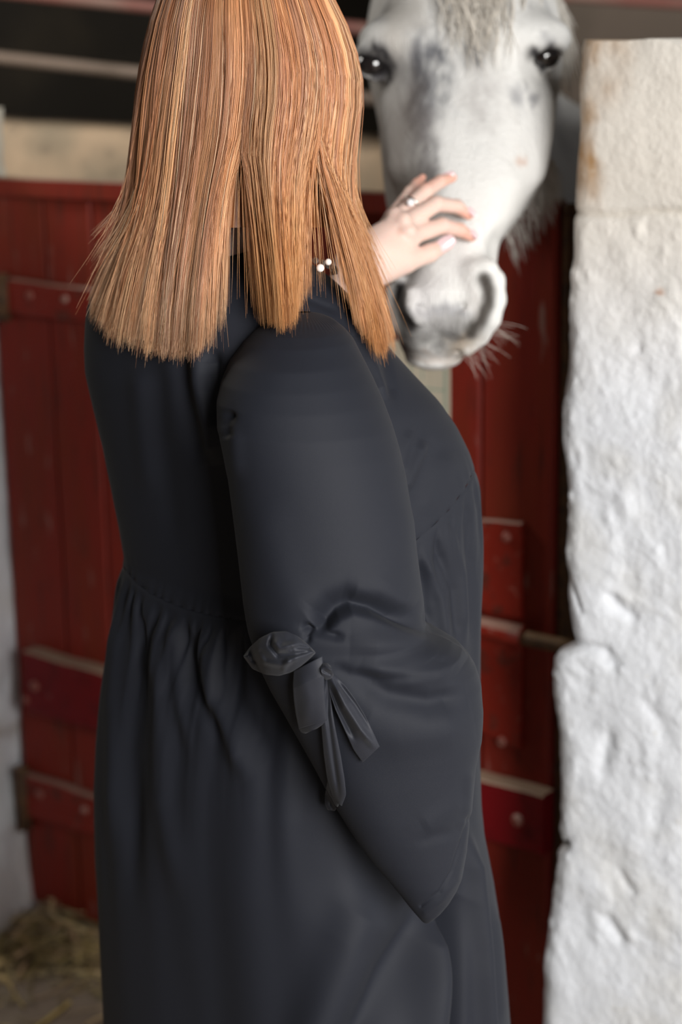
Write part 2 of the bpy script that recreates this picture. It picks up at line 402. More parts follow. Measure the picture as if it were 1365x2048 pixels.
# ------------------------------------------------------------------ stable door
door = empty('door_1', DO, DANG); tag(door, kind='structure')
_, ztop = dloc(np.array([0., 240.]), np.array([351., 362.])); ZTOP = float(ztop.mean())
TH = .03
seams_px = [1109, 962, 815, 660, 508, 352, 205, 112, 22]
ss = [dloc(np.array([float(p)]), np.array([900.]))[0][0] for p in seams_px]; ss[-1] = SL-.004
for i in range(len(ss)-1):
    a, b = ss[i]+.0022, ss[i+1]-.0022
    dbox('plank', a, b, .035+random.uniform(0, .008), ZTOP-.004, -TH+random.uniform(-.002, 0), random.uniform(-.0025, .0015), M['red'], door, bev=.0035)
# backing that closes the joints, and top rail
dbox('backing_board', ss[0]+.006, ss[-1]-.004, .05, ZTOP-.02, -TH-.02, -TH-.003, M['darkgap'], door)
_, zb = dloc(np.array([100.]), np.array([398.]), .012)
dbox('top_rail', ss[0]+.001, ss[-1]-.003, float(zb[0]), ZTOP, .001, .013, M['red'], door, bev=.003)
def led(name, pa, pb, ya, yb, thick, mt, par=door, s1=None, y0=.0, bev=.003):
    (x0, t0), (x1, t1) = pa, pb
    sA, zA = dloc(np.array([float(x0)]), np.array([float(t0)]), thick); sB, zB = dloc(np.array([float(x1)]), np.array([float(t1)]), thick)
    return sA[0], sB[0], zA[0], zB[0]
# crimson ledge crossing the whole door, slightly out of level as in the photograph
def board(name, left_top, right_top, h_l, h_r, thick, mt, y0=.0015):
    sA, zA = dloc(np.array([float(left_top[0])]), np.array([float(left_top[1])]), thick)
    sB, zB = dloc(np.array([float(right_top[0])]), np.array([float(right_top[1])]), thick)
    _, zA2 = dloc(np.array([float(left_top[0])]), np.array([float(left_top[1]+h_l)]), thick)
    _, zB2 = dloc(np.array([float(right_top[0])]), np.array([float(right_top[1]+h_r)]), thick)
    sA, sB, zA, zB, zA2, zB2 = map(float, (sA[0], sB[0], zA[0], zB[0], zA2[0], zB2[0]))
    n = 60; t = np.linspace(0, 1, n); s = sA*(1-t)+sB*t; zt = zA*(1-t)+zB*t; zl = zA2*(1-t)+zB2*t
    wob = fbm(np.stack([s*1, s*0, s*0], -1), 14, 3, int(abs(sA)*1000) % 50)*.003
    c = .0025
    rows = [(zt+wob, y0), (zt+wob, thick-c), (zt+wob-c, thick), (zl+wob*.6+c, thick), (zl+wob*.6, thick-c), (zl+wob*.6, y0)]
    V = np.stack([np.stack([s, np.full(n, y), z], -1) for z, y in rows], 0).reshape(-1, 3)
    F = [tuple(f) for f in gridfaces(6, n)]
    F += [tuple(k*n for k in range(6)), tuple(k*n+n-1 for k in range(6))[::-1]]
    return mk(name, V, F, mt, door, smooth=False)
board('ledge_board', (46, 1304), (1086, 1592), 118, 120, .032, M['crimson'])
board('strap_hinge', (-2, 553), (420, 618), 72, 62, .014, M['brightred'])
board('strap_hinge', (40, 1545), (480, 1690), 84, 74, .016, M['brightred'])
# latch: backing plates, sliding bar, bolts
lp = board('latch_plate', (840, 1030), (1043, 1045), 168, 196, .010, M['brightred'])
lp2 = board('latch_plate', (840, 1222), (1042, 1290), 190, 212, .010, M['brightred'])
def bar(p0, p1, rpx, off, mt, name):
    s0, z0 = dloc(np.array([float(p0[0])]), np.array([float(p0[1])]), off); s1, z1 = dloc(np.array([float(p1[0])]), np.array([float(p1[1])]), off)
    a = np.array([s0[0], off, z0[0]]); b = np.array([s1[0], off, z1[0]])
    V, F = tube([a*(1-t)+b*t for t in np.linspace(0, 1, 5)], rpx, 14)
    return mk(name, V, F, mt, door)
bar((850, 1228), (1046, 1272), .0145, .022, M['brightred'], 'latch_bar')
lb = bar((1040, 1274), (1150, 1297), .0105, .022, M['rust'], 'latch_bolt'); tag(lb, 'brown rusty end of the sliding bolt')
for (x, y, off, r) in ((1014, 1074, .010, .0075), (1005, 1483, .010, .0075), (1036, 1640, .032, .0095), (70, 1372, .032, .009), (52, 1400, .032, .007),
                       (983, 1262, .034, .004), (170, 1620, .016, .008), (80, 1588, .016, .008), (60, 590, .014, .007), (130, 597, .014, .007)):
    s, z = dloc(np.array([float(x)]), np.array([float(y)]), off)
    dome('bolt_head', s[0], z[0], off, r, r*.7, M['bolt'], door)
# hinge pins on the masonry
for (x, y0, y1) in ((44, 1535, 1655), (4, 548, 640)):
    s, z0 = dloc(np.array([float(x)]), np.array([float(y0)]), .012); _, z1 = dloc(np.array([float(x)]), np.array([float(y1)]), .012)
    V, F = tube([(s[0], .014, z0[0]), (s[0], .014, (z0[0]+z1[0])/2), (s[0], .014, z1[0])], .013, 12)
    o = mk('hinge_pin', V, F, M['rust'], door)
# door post: brown timber strip seen between door and pier
dbox('door_post', ss[0]-.010, ss[0]-.002, 0, ZTOP-.01, -TH-.03, -.012, M['rust'], door, bev=0)
dbox('frame_timber', ss[0]-.20, ss[0]-.012, 0.0, ZTOP-.01, -.13, -.05, M['darkgap'], door, bev=0)

# card pinned to the door
sA, zA = dloc(np.array([901.]), np.array([705.]), .006); sB, zB = dloc(np.array([742.]), np.array([905.]), .006)
card = dbox('stall_card', sA[0], sB[0], zA[0]+.01, zB[0], 0, .002, M['card'], None, bev=.0004)
card.location = DO + dy_*.0052; card.rotation_euler = (0, 0, DANG)
tag(card, 'cream card with a green printed border fixed to the red door below the horse muzzle', 'card')
def rule(p0, p1, w):
    s, z = dloc(np.array([p0[0], p1[0]], float), np.array([p0[1], p1[1]], float), .0075)
    dbox('printed_line', s[0]-(w if p0[0] == p1[0] else 0), s[1]+(w if p0[0] == p1[0] else 0), z[0]+(w if p0[1] == p1[1] else 0), z[1]-(w if p0[1] == p1[1] else 0), .0018, .0023, M['green'], card, bev=0)
rule((891, 715), (891, 900), .0013); rule((760, 768), (893, 780), .001)
for x in (775, 800, 822, 845): rule((x, 722), (x, 760), .0006)

# ------------------------------------------------------------------ straw on the floor
def straw():
    n = 800; Vs, Fs, Cs = [], [], []; b = 0
    s0, _ = dloc(np.array([95.]), np.array([1870.]))
    for i in range(n):
        if i < 720: px, py = rng.uniform(-60, 330), 1868+abs(rng.normal(0, 42))
        else: px, py = rng.uniform(-80, 330), rng.uniform(1880, 2150)
        d = ray(px, py); P = cC + d*(-CZ/d[2])
        hgt = .05*np.exp(-((px-110)/70)**2)*np.exp(-((py-1880)/45)**2)
        q = (P-DO)@dy_
        if q < .02: P = P + dy_*(.02-q)
        P[2] = .004+hgt*rng.uniform(0, 1.3)
        L = rng.uniform(.03, .13) if i % 9 else rng.uniform(.1, .17); an = rng.uniform(0, np.pi*2); w = rng.uniform(.0011, .0024)*(2.0 if i % 9 == 0 else 1)
        dv = np.array([math.cos(an), math.sin(an), rng.normal(0, .12)]); bend = np.array([-math.sin(an), math.cos(an), rng.uniform(-.4, .6)])*rng.normal(0, .22)
        pts = [P + dv*L*(t-.5) + bend*L*(t-.5)**2*2 for t in np.linspace(0, 1, 5)]
        for k, p in enumerate(pts):
            qq = (p-DO)@dy_
            if qq < .012: p = p + dy_*(.012-qq)
            p = p.copy(); p[2] = max(p[2], .003)
            pp = np.array([-math.sin(an), math.cos(an), 0])*w
            Vs += [p-pp, p+np.array([0, 0, w*.8]), p+pp]
        for k in range(4):
            for (x, y) in ((0, 1), (1, 2), (2, 0)): Fs.append((b+k*3+x, b+k*3+y, b+k*3+3+y, b+k*3+3+x))
        b += 15
        cc = np.array([.66, .53, .27])*(rng.uniform(.25, 1.0) if i % 9 else rng.uniform(.9, 1.3))*np.array([1, rng.uniform(.9, 1.05), rng.uniform(.7, 1.2)]); Cs += [cc]*15
    o = mk('loose_straw', np.array(Vs), np.array(Fs), M['straw'], col=np.array(Cs), smooth=False)
    tag(o, 'loose yellow straw on the floor at the foot of the red door, bottom left', 'straw', kind='stuff')
straw()

# ------------------------------------------------------------------ implicit surfaces
def surfnet(F, org, h):
    nx, ny, nz = F.shape; ins = F < 0
    cx = [slice(0, n-1) for n in F.shape]
    def cor(a, i, j, k): return a[i:nx-1+i, j:ny-1+j, k:nz-1+k]
    cnt = np.zeros((nx-1, ny-1, nz-1), np.int16)
    for i in (0, 1):
        for j in (0, 1):
            for k in (0, 1): cnt += cor(ins, i, j, k)
    act = (cnt > 0) & (cnt < 8); idx = np.full(act.shape, -1, np.int64); A = np.argwhere(act); idx[act] = np.arange(len(A))
    pos = np.zeros((len(A), 3)); num = np.zeros(len(A))
    def val(o): return F[A[:, 0]+o[0], A[:, 1]+o[1], A[:, 2]+o[2]]
    for ax in range(3):
        for u in (0, 1):
            for v in (0, 1):
                o = [0, 0, 0]; b_, c_ = [q for q in range(3) if q != ax]; o[b_] = u; o[c_] = v; o2 = list(o); o2[ax] = 1
                f0, f1 = val(o), val(o2); k = (f0 < 0) != (f1 < 0); t = np.where(k, f0/np.where(k, f0-f1, 1), 0)
                p = np.tile(np.array(o, float), (len(A), 1)); p[:, ax] = t
                pos += p*k[:, None]; num += k
    V = (A + pos/num[:, None])*h + org
    Q = []
    for ax in range(3):
        b_, c_ = (ax+1) % 3, (ax+2) % 3
        s0 = [slice(1, n-1) for n in F.shape]; s0[ax] = slice(0, F.shape[ax]-1); s1 = list(s0); s1[ax] = slice(1, F.shape[ax])
        a0, a1 = ins[tuple(s0)], ins[tuple(s1)]; E = np.argwhere(a0 != a1)
        if not len(E): continue
        fl = a0[tuple(E.T)]
        off = np.ones(3, int); off[ax] = 0; E = E + off
        db = np.zeros(3, int); db[b_] = 1; dc = np.zeros(3, int); dc[c_] = 1
        q = [idx[tuple((E-x).T)] for x in (0*db, db, db+dc, dc)]
        q = np.stack(q, -1); q[~fl] = q[~fl][:, ::-1]; Q.append(q)
    Q = np.concatenate(Q); Q = Q[(Q >= 0).all(1)]
    return V, Q
def grid(lo, hi, h):
    ax = [np.arange(lo[i], hi[i]+h, h) for i in range(3)]
    return np.stack(np.meshgrid(*ax, indexing='ij'), -1)
def cap(P, a, b, ra, rb):
    a = np.asarray(a, float); b = np.asarray(b, float); ab = b-a
    t = np.clip(((P-a)@ab)/(ab@ab+1e-12), 0, 1)
    return np.linalg.norm(P-a-t[..., None]*ab, axis=-1) - (ra+(rb-ra)*t)
def chain(P, pts, rs, k=.006):
    f = None
    for i in range(len(pts)-1):
        g = cap(P, pts[i], pts[i+1], rs[i], rs[i+1]); f = g if f is None else smin(f, g, k)
    return f
def ell(P, c, r, R=None):
    q = P-np.asarray(c, float)
    if R is not None: q = q@R
    q = q/np.asarray(r, float); n = np.linalg.norm(q, axis=-1)
    return (n-1)*min(r)
def smin(a, b, k):
    h = np.clip(.5+.5*(b-a)/k, 0, 1); return b+(a-b)*h-k*h*(1-h)
def smax(a, b, k): return -smin(-a, -b, k)
def rotz(a): return np.array([[math.cos(a), -math.sin(a), 0], [math.sin(a), math.cos(a), 0], [0, 0, 1.0]])

# ------------------------------------------------------------------ horse
HS = 3700.0
def rows(tab, py):
    tab = np.array(tab, float); return [np.interp(py, tab[:, 0], tab[:, i]) for i in range(1, tab.shape[1])]
# row, left x, right x, nearest Y, farthest Y
FACE = [(-150, 850, 1010, 2.40, 2.52), (-100, 810, 1060, 2.345, 2.55), (-40, 785, 1085, 2.315, 2.56), (40, 775, 1098, 2.290, 2.54), (110, 778, 1092, 2.270, 2.50), (190, 788, 1098, 2.245, 2.45),
        (280, 800, 1090, 2.215, 2.41), (360, 812, 1072, 2.185, 2.37), (430, 826, 1036, 2.162, 2.32), (480, 830, 1000, 2.145, 2.285), (530, 806, 994, 2.125, 2.27),
        (580, 788, 1000, 2.108, 2.26), (630, 786, 992, 2.108, 2.25), (670, 792, 968, 2.118, 2.24), (700, 804, 938, 2.135, 2.235), (722, 826, 912, 2.158, 2.22), (738, 850, 890, 2.18, 2.20)]
JAW = [(-90, 790, 1080, 2.42, 2.60), (0, 752, 1118, 2.36, 2.62), (110, 748, 1124, 2.34, 2.60), (200, 756, 1112, 2.31, 2.57), (300, 762, 1104, 2.285, 2.53), (350, 766, 1092, 2.27, 2.50), (400, 772, 1066, 2.255, 2.45),
       (440, 780, 1036, 2.24, 2.41), (480, 792, 1002, 2.225, 2.37), (520, 806, 976, 2.22, 2.33), (560, 830, 950, 2.23, 2.29)]
def rowshape(P, px, py, tab, n):
    xl, xr, y0, y1 = rows(tab, py); sc = P[..., 1]/FPX
    u = (px-(xl+xr)/2)/((xr-xl)/2); hd = (y1-y0)/2; v = (P[..., 1]-(y0+y1)/2)/hd
    q = (np.abs(u)**n+np.abs(v)**n)**(1/n); hw = (xr-xl)/2*sc
    f = (q-1)*np.minimum(hw, hd)
    lo, hi = tab[0][0], tab[-1][0]
    return np.maximum(f, np.maximum((lo-py), (py-hi))*sc)
def faceY(px, py, n=2.5):
    xl, xr, y0, y1 = rows(FACE, py); u = np.clip(abs((px-(xl+xr)/2)/((xr-xl)/2)), 0, .999)
    return (y0+y1)/2-(y1-y0)/2*(1-u**n)**(1/n)
def FP(px, py, lift=0.0): return PY(px, py, float(faceY(px, py))-lift)
horse_root_loc = np.array([.95, 3.25, 0])
horse = empty('horse', horse_root_loc)
tag(horse, 'pale grey dappled horse leaning its head over the red stable door', 'horse')
def horse_head():
    h = .0036
    P = grid((-.02, 2.04, 1.02), (.42, 2.66, 1.72), h)
    px, py = proj(P)
    f = rowshape(P, px, py, FACE, 2.5)
    f = smin(f, rowshape(P, px, py, JAW, 2.3), .03)
    pc = lambda pts, r, lift: chain(P, [FP(x, y, lift) for x, y in pts], [q for q in r], .004)
    # brow bones and temples
    f = smin(f, ell(P, PY(1068, 78, 2.33), (.046, .05, .030)), .03); f = smin(f, ell(P, PY(785, 82, 2.345), (.042, .05, .030)), .03)
    # nasal bone edges / facial crest on both sides
    f = smin(f, cap(P, PY(1075, 215, 2.300), PY(1060, 330, 2.27), .012, .008), .05)
    f = smin(f, cap(P, PY(792, 215, 2.32), PY(800, 330, 2.28), .012, .008), .05)
    f = smax(f, -ell(P, PY(800, 330, 2.165), (.020, .03, .085)), .04)
    # hollow above nostrils
    f = smax(f, -ell(P, PY(1008, 500, 2.16), (.016, .03, .022)), .012)
    # right nostril: rim then cavity
    f = smin(f, chain(P, [PY(950, 540, 2.125), PY(978, 538, 2.135), PY(993, 560, 2.145), PY(995, 600, 2.150), PY(984, 640, 2.15), PY(962, 672, 2.15), PY(935, 695, 2.15)],
                      [.008, .009, .009, .009, .009, .009, .010], .008), .018)
    f = smax(f, -chain(P, [PY(968, 556, 2.112), PY(977, 578, 2.116), PY(976, 610, 2.118), PY(962, 640, 2.118), PY(944, 662, 2.118)],
                       [.010, .012, .014, .012, .006], .004), .005)
    f = smin(f, chain(P, [PY(955, 560, 2.115), PY(957, 595, 2.112), PY(946, 630, 2.112), PY(925, 660, 2.115)], [.006, .008, .007, .006], .006), .022)
    # left nostril
    f = smin(f, chain(P, [PY(800, 560, 2.16), PY(785, 580, 2.175), PY(785, 612, 2.175), PY(797, 645, 2.165), PY(815, 668, 2.155)], [.007, .006, .007, .008, .009], .008), .008)
    f = smax(f, -chain(P, [PY(802, 575, 2.122), PY(801, 600, 2.122), PY(808, 628, 2.118), PY(822, 652, 2.115)], [.007, .009, .008, .005], .004), .004)
    f = smin(f, chain(P, [PY(822, 585, 2.118), PY(824, 615, 2.114), PY(836, 640, 2.112)], [.005, .008, .006], .006), .010)
    # upper lip: shallow crease and mouth line, lower lip
    f = smax(f, -chain(P, [FP(822, 606, .002), FP(850, 622, .004), FP(895, 626, .004), FP(930, 612, .002)], [.002, .005, .005, .002], .002), .005)
    f = smax(f, -chain(P, [FP(880, 668, 0), FP(878, 700, 0)], [.001, .003], .002), .008)
    f = smax(f, -chain(P, [PY(800, 700, 2.17), PY(850, 712, 2.135), PY(905, 709, 2.135), PY(945, 688, 2.17)], [.002, .003, .003, .002], .003), .004)
    f = smin(f, ell(P, PY(868, 716, 2.185), (.034, .032, .013)), .006)
    # eye sockets and lids
    for (x, y, Y, sx) in ((1088, 113, 2.300, 1), (746, 128, 2.335, -1)):
        c = PY(x, y, Y); f = smax(f, -ell(P, c, (.021, .018, .015)), .008)
        f = smin(f, chain(P, [PY(x-sx*36, y+16, Y-.004), PY(x-sx*14, y-20, Y-.014), PY(x+sx*16, y-31, Y-.012), PY(x+sx*38, y-18, Y+.004)], [.003, .005, .005, .004], .003), .010)
        f = smin(f, chain(P, [PY(x-sx*34, y+20, Y-.004), PY(x-sx*4, y+30, Y-.010), PY(x+sx*26, y+16, Y-.002)], [.003, .004, .003], .003), .008)
    # ears
    for (x, sx) in ((830, -1), (1035, 1)):
        a = PY(x, -120, 2.50); f = smin(f, chain(P, [a, a+np.array([sx*.012, -.008, .055]), a+np.array([sx*.01, -.012, .115])], [.026, .024, .005], .01), .02)
    # start of the neck
    f = smin(f, cap(P, (.165, 2.47, 1.50), (.19, 2.80, 1.40), .110, .125), .05)
    V, Q = surfnet(f, P[0, 0, 0], h)
    return V, Q
def horse_body():
    h = .016
    P = grid((-.12, 2.52, -.02), (2.75, 4.0, 1.75), h)
    f = chain(P, [(.18, 2.62, 1.46), (.20, 2.84, 1.38), (.50, 3.04, 1.10)], [.11, .12, .21], .05)
    f = smin(f, chain(P, [(.20, 2.72, 1.28), (.56, 3.0, 1.05)], [.09, .2], .05), .08)
    f = smin(f, chain(P, [(.78, 3.12, .98), (1.2, 3.36, .95), (1.75, 3.55, 1.0)], [.27, .31, .28], .05), .10)
    f = smin(f, ell(P, (.85, 3.15, 1.16), (.22, .17, .14)), .08)
    for (x, y, fr) in ((.74, 2.96, 1), (.60, 3.20, 1), (1.92, 3.44, 0), (1.80, 3.72, 0)):
        if fr: pts = [(x, y, .85), (x, y, .45), (x+.01, y, .42), (x, y, .12), (x-.03, y, .03)]; rs = [.12, .055, .058, .036, .055]
        else: pts = [(x, y, .95), (x-.10, y-.02, .70), (x+.10, y, .45), (x+.05, y, .14), (x+.01, y, .03)]; rs = [.18, .12, .05, .038, .055]
        f = smin(f, chain(P, pts, rs, .03), .05)
    f = np.maximum(f, -(P[..., 2]-.005))
    f = smin(f, chain(P, [(2.02, 3.62, 1.15), (2.18, 3.68, .95), (2.2, 3.68, .45)], [.05, .06, .05], .04), .03)
    return surfnet(f, P[0, 0, 0], h)
def blob(px, py, x, y, rx, ry, ang=0):
    a = math.radians(ang); u = (px-x)*math.cos(a)+(py-y)*math.sin(a); v = -(px-x)*math.sin(a)+(py-y)*math.cos(a)
    return np.exp(-(((u/rx)**2+(v/ry)**2)/1.2)**1.5)
def build_horse():
    V1, Q1 = horse_head(); V2, Q2 = horse_body()
    keep = ~((V2[:, 1] < 2.56) & (V2[:, 2] > 1.0))
    V = np.concatenate([V1, V2]); Q = np.concatenate([Q1, Q2+len(V1)])
    px, py = proj(V); hd = V[:, 1] < 2.66
    fn = fbm(V, 55, 3, 41)*10; px = px+fn; py = py+fbm(V*np.array([1, 1, .35]), 80, 3, 42)*16
    c = np.ones((len(V), 3))*np.array([.76, .755, .735])
    def pt(c, w, col, front=True):
        w = np.clip(w, 0, 1)*(hd if front else 1); return c*(1-w[:, None])+np.array(col)*w[:, None]
    mott = np.clip(fbm(V*np.array([1, 1, .5]), 26, 4, 43)*1.1-.12, 0, 1)
    up = 1-sm(py, 150, 420)
    streak = 1.1*np.clip(.78+.55*fbm(V*np.array([1, 1, .35]), 90, 3, 46), .3, 1)
    c = pt(c, mott*(.25+.85*up), (.36, .36, .37), False)
    # dark smudge on its right temple and the nasal side
    dk = (.50, .50, .50)
    c = pt(c, streak*1.1*blob(px, py, 862, 135, 44, 74, -18), (.12, .125, .14)); c = pt(c, streak*1.1*blob(px, py, 835, 205, 30, 66, 0), (.10, .095, .10))
    c = pt(c, streak*blob(px, py, 850, 285, 24, 66, 0), (.24, .23, .235)); c = pt(c, .8*streak*blob(px, py, 850, 350, 24, 60, 0), (.20, .195, .20))
    c = pt(c, .9*streak*blob(px, py, 955, 110, 24, 30, 0), (.22, .225, .24)); c = pt(c, .6*streak*blob(px, py, 965, 200, 40, 60, 0), (.40, .38, .37))
    c = pt(c, .55*blob(px, py, 790, 60, 30, 60), (.40, .36, .31)); c = pt(c, .85*blob(px, py, 786, 335, 58, 210), (.20, .17, .15))  # tall second blob: shade of the turned face side, painted into the coat
    c = pt(c, .6*blob(px, py, 830, 20, 30, 40), (.45, .42, .38))
    c = pt(c, .8*blob(px, py, 1070, 200, 9, 18), (.2, .2, .22)); c = pt(c, .6*blob(px, py, 1053, 165, 6, 14), (.25, .25, .27))
    c = pt(c, .6*blob(px, py, 1040, 323, 8, 11), (.60, .38, .28)); c = pt(c, .35*blob(px, py, 1062, 285, 26, 60), (.58, .57, .56))
    # eye skin
    for (x, y, q) in ((1090, 112, 1.0), (752, 128, 1.45)):
        c = pt(c, 1.25*blob(px, py, x, y, 31*q, 21*q, -18 if x > 900 else 18), (.045, .042, .045))
    # muzzle skin
    c = pt(c, .85*blob(px, py, 880, 622, 60, 14), (.34, .34, .36)); c = pt(c, .9*blob(px, py, 900, 665, 70, 32, -8), (.17, .165, .16))
    c = pt(c, .55*blob(px, py, 845, 640, 50, 24), (.30, .29, .29)); c = pt(c, .85*blob(px, py, 925, 695, 34, 20, -30), (.30, .24, .18))
    c = pt(c, .5*blob(px, py, 840, 575, 40, 50), (.50, .48, .49)); c = pt(c, .6*blob(px, py, 850, 715, 50, 10), (.42, .34, .29))
    c = pt(c, 1.0*blob(px, py, 800, 690, 36, 44), (.07, .062, .058)); c = pt(c, .5*blob(px, py, 950, 600, 14, 30), (.45, .42, .40))
    # inside of the nostrils
    d, _, _ = polydist(*proj(V), [(969, 558), (978, 580), (976, 610), (962, 640), (944, 664)]); c = pt(c, np.exp(-(d/16)**4), (.06, .052, .045))
    d, _, _ = polydist(*proj(V), [(801, 572), (800, 600), (808, 628), (823, 654)]); c = pt(c, np.exp(-(d/11)**4), (.04, .035, .035))
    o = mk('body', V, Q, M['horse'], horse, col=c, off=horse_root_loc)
    for (x, y, Y) in ((1088, 113, 2.300), (746, 128, 2.335)):
        th = np.linspace(0, np.pi, 17)[:, None]; ph = np.linspace(0, 2*np.pi, 25)[None, :-1]
        e = np.stack([np.sin(th)*np.cos(ph), np.sin(th)*np.sin(ph), np.cos(th)*np.ones_like(ph)], -1)*np.array([.0195, .018, .0165])+PY(x, y, Y)
        mk('eye', e.reshape(-1, 3), gridfaces(17, 24, True)[:, ::-1], M['eye'], horse, off=horse_root_loc)
build_horse()
def strands(name, S, rad, colr, material, parent, off, kind=None):
    """S: (n,k,3) centre lines -> three-sided tubes in one mesh"""
    n, k, _ = S.shape; T = np.gradient(S, axis=1); T /= np.linalg.norm(T, axis=2, keepdims=True)+1e-12
    ref = rng.normal(size=(n, 1, 3)); A = np.cross(T, np.broadcast_to(ref, T.shape)); A /= np.linalg.norm(A, axis=2, keepdims=True)+1e-12
    B = np.cross(T, A); tt = np.linspace(0, 1, k); tp = np.minimum(1, (1-tt)*5+.18)
    r = np.asarray(rad).reshape(-1, 1)*tp[None]
    V = np.stack([S + r[..., None]*(math.cos(a)*A+math.sin(a)*B) for a in (0, 2.094, 4.189)], 2)    # n,k,3,3
    V = V.reshape(-1, 3)
    i = np.arange(n)[:, None, None]*k*3 + np.arange(k-1)[None, :, None]*3; j = np.arange(3)[None, None]; j2 = (j+1) % 3
    F = np.stack([i+j, i+j2, i+3+j2, i+3+j], -1).reshape(-1, 4)
    C = np.repeat(colr, k*3, axis=0) if colr.ndim == 2 else np.repeat(colr.reshape(-1, 3), 3, axis=0)
    o = mk(name, V, F, material, parent, col=C, off=off)
    if kind: tag(o, kind=kind)
    return o
def forelock():
    n, k = 240, 12; t = np.linspace(0, 1, k)[None]
    x0 = rng.normal(945, 60, (n, 1)); x1 = x0*.35+rng.normal(965, 50, (n, 1))*.65; y1 = rng.uniform(-50, 170, (n, 1))-np.abs(x1-965)*.5
    X = x0*(1-t)+x1*t+np.sin(t*3+rng.uniform(0, 6, (n, 1)))*5; Yp = -135*(1-t)+y1*t
    Yd = np.vectorize(lambda a, b: float(faceY(a, b)))(X, Yp)-.006-rng.uniform(0, .012, (n, 1))*np.sin(t*2.4)
    S = PY(X, Yp, Yd)
    c = np.array([.68, .63, .56])*rng.uniform(.7, 1.25, (n, 1))
    strands('forelock', S, rng.uniform(.0004, .0008, n), c, M['horsehair'], horse, horse_root_loc, 'stuff')
    # beard along the jaw, whiskers of the muzzle, wisps behind the cheek
    n = 240; u = rng.uniform(0, 1, (n, 1)); ax = np.interp(u, [0, .4, 1], [1015, 1075, 1112]); ay = np.interp(u, [0, .4, 1], [470, 400, 330])
    L = rng.uniform(.2, 1.3, (n, 1)); X = ax-6+t*(8+rng.normal(6, 9, (n, 1))) ; Yp = ay-14+t*L*80
    S = PY(X+np.sin(t*4+rng.uniform(0, 6, (n, 1)))*3, Yp, 2.36+rng.uniform(-.03, .04, (n, 1)))
    strands('jaw_hair', S, np.full(n, .0004), np.array([.62, .58, .53])*rng.uniform(.8, 1.2, (n, 1)), M['horsehair'], horse, horse_root_loc, 'stuff')
    n = 30; u = rng.uniform(0, 1, (n, 1)); ax = np.interp(u, [0, 1], [990, 915]); ay = np.interp(u, [0, 1], [645, 715])
    X = ax-4+t*rng.uniform(15, 75, (n, 1)); Yp = ay-4+t*rng.uniform(-5, 30, (n, 1))+t*t*rng.uniform(0, 55, (n, 1))
    S = PY(X, Yp, 2.17+0*X); strands('whisker', S, np.full(n, .00020), np.tile([[.6, .52, .46]], (n, 1)), M['horsehair'], horse, horse_root_loc, 'stuff')
    n = 260; a = rng.uniform(0, 1, (n, 1)); X = 1100+a*30+t*rng.normal(8, 16, (n, 1)); Yp = -60+a*90+t*rng.uniform(50, 200, (n, 1))
    S = PY(X, Yp, 2.44+rng.uniform(-.02, .05, (n, 1))+0*t); strands('mane', S, np.full(n, .00045), np.array([.66, .62, .56])*rng.uniform(.7, 1.2, (n, 1)), M['horsehair'], horse, horse_root_loc, 'stuff')
forelock()

# ------------------------------------------------------------------ woman
WR = np.array([-.02, 1.82, 0.0])
woman = empty('person', WR)
tag(woman, 'person in a long black dress with straight copper hair, seen from behind, stroking the horse', 'person')

TORSO = [(478, 455, 548, 1.805, .050), (488, 436, 566, 1.803, .056), (505, 372, 600, 1.80, .068), (530, 272, 628, 1.80, .088), (560, 208, 670, 1.80, .106), (590, 182, 700, 1.80, .120), (620, 174, 725, 1.80, .130),
         (650, 170, 745, 1.80, .140), (700, 168, 786, 1.80, .148), (750, 170, 832, 1.80, .152), (800, 181, 880, 1.80, .155), (850, 193, 915, 1.80, .156), (900, 205, 940, 1.80, .157),
         (950, 215, 956, 1.80, .158), (1000, 225, 962, 1.80, .158), (1060, 237, 963, 1.80, .158), (1130, 249, 963, 1.80, .158), (1165, 240, 963, 1.80, .160), (1200, 231, 962, 1.80, .164), (1300, 214, 960, 1.80, .172), (1400, 202, 958, 1.80, .18),
         (1500, 195, 957, 1.80, .19), (1600, 190, 960, 1.80, .195), (1660, 190, 966, 1.80, .20), (1750, 192, 984, 1.80, .205), (1850, 198, 1000, 1.80, .21), (1950, 203, 1010, 1.80, .215), (2048, 208, 1019, 1.80, .22),
         (2300, 214, 1046, 1.80, .235), (2640, 222, 1080, 1.80, .25)]
TYAW = math.radians(42)
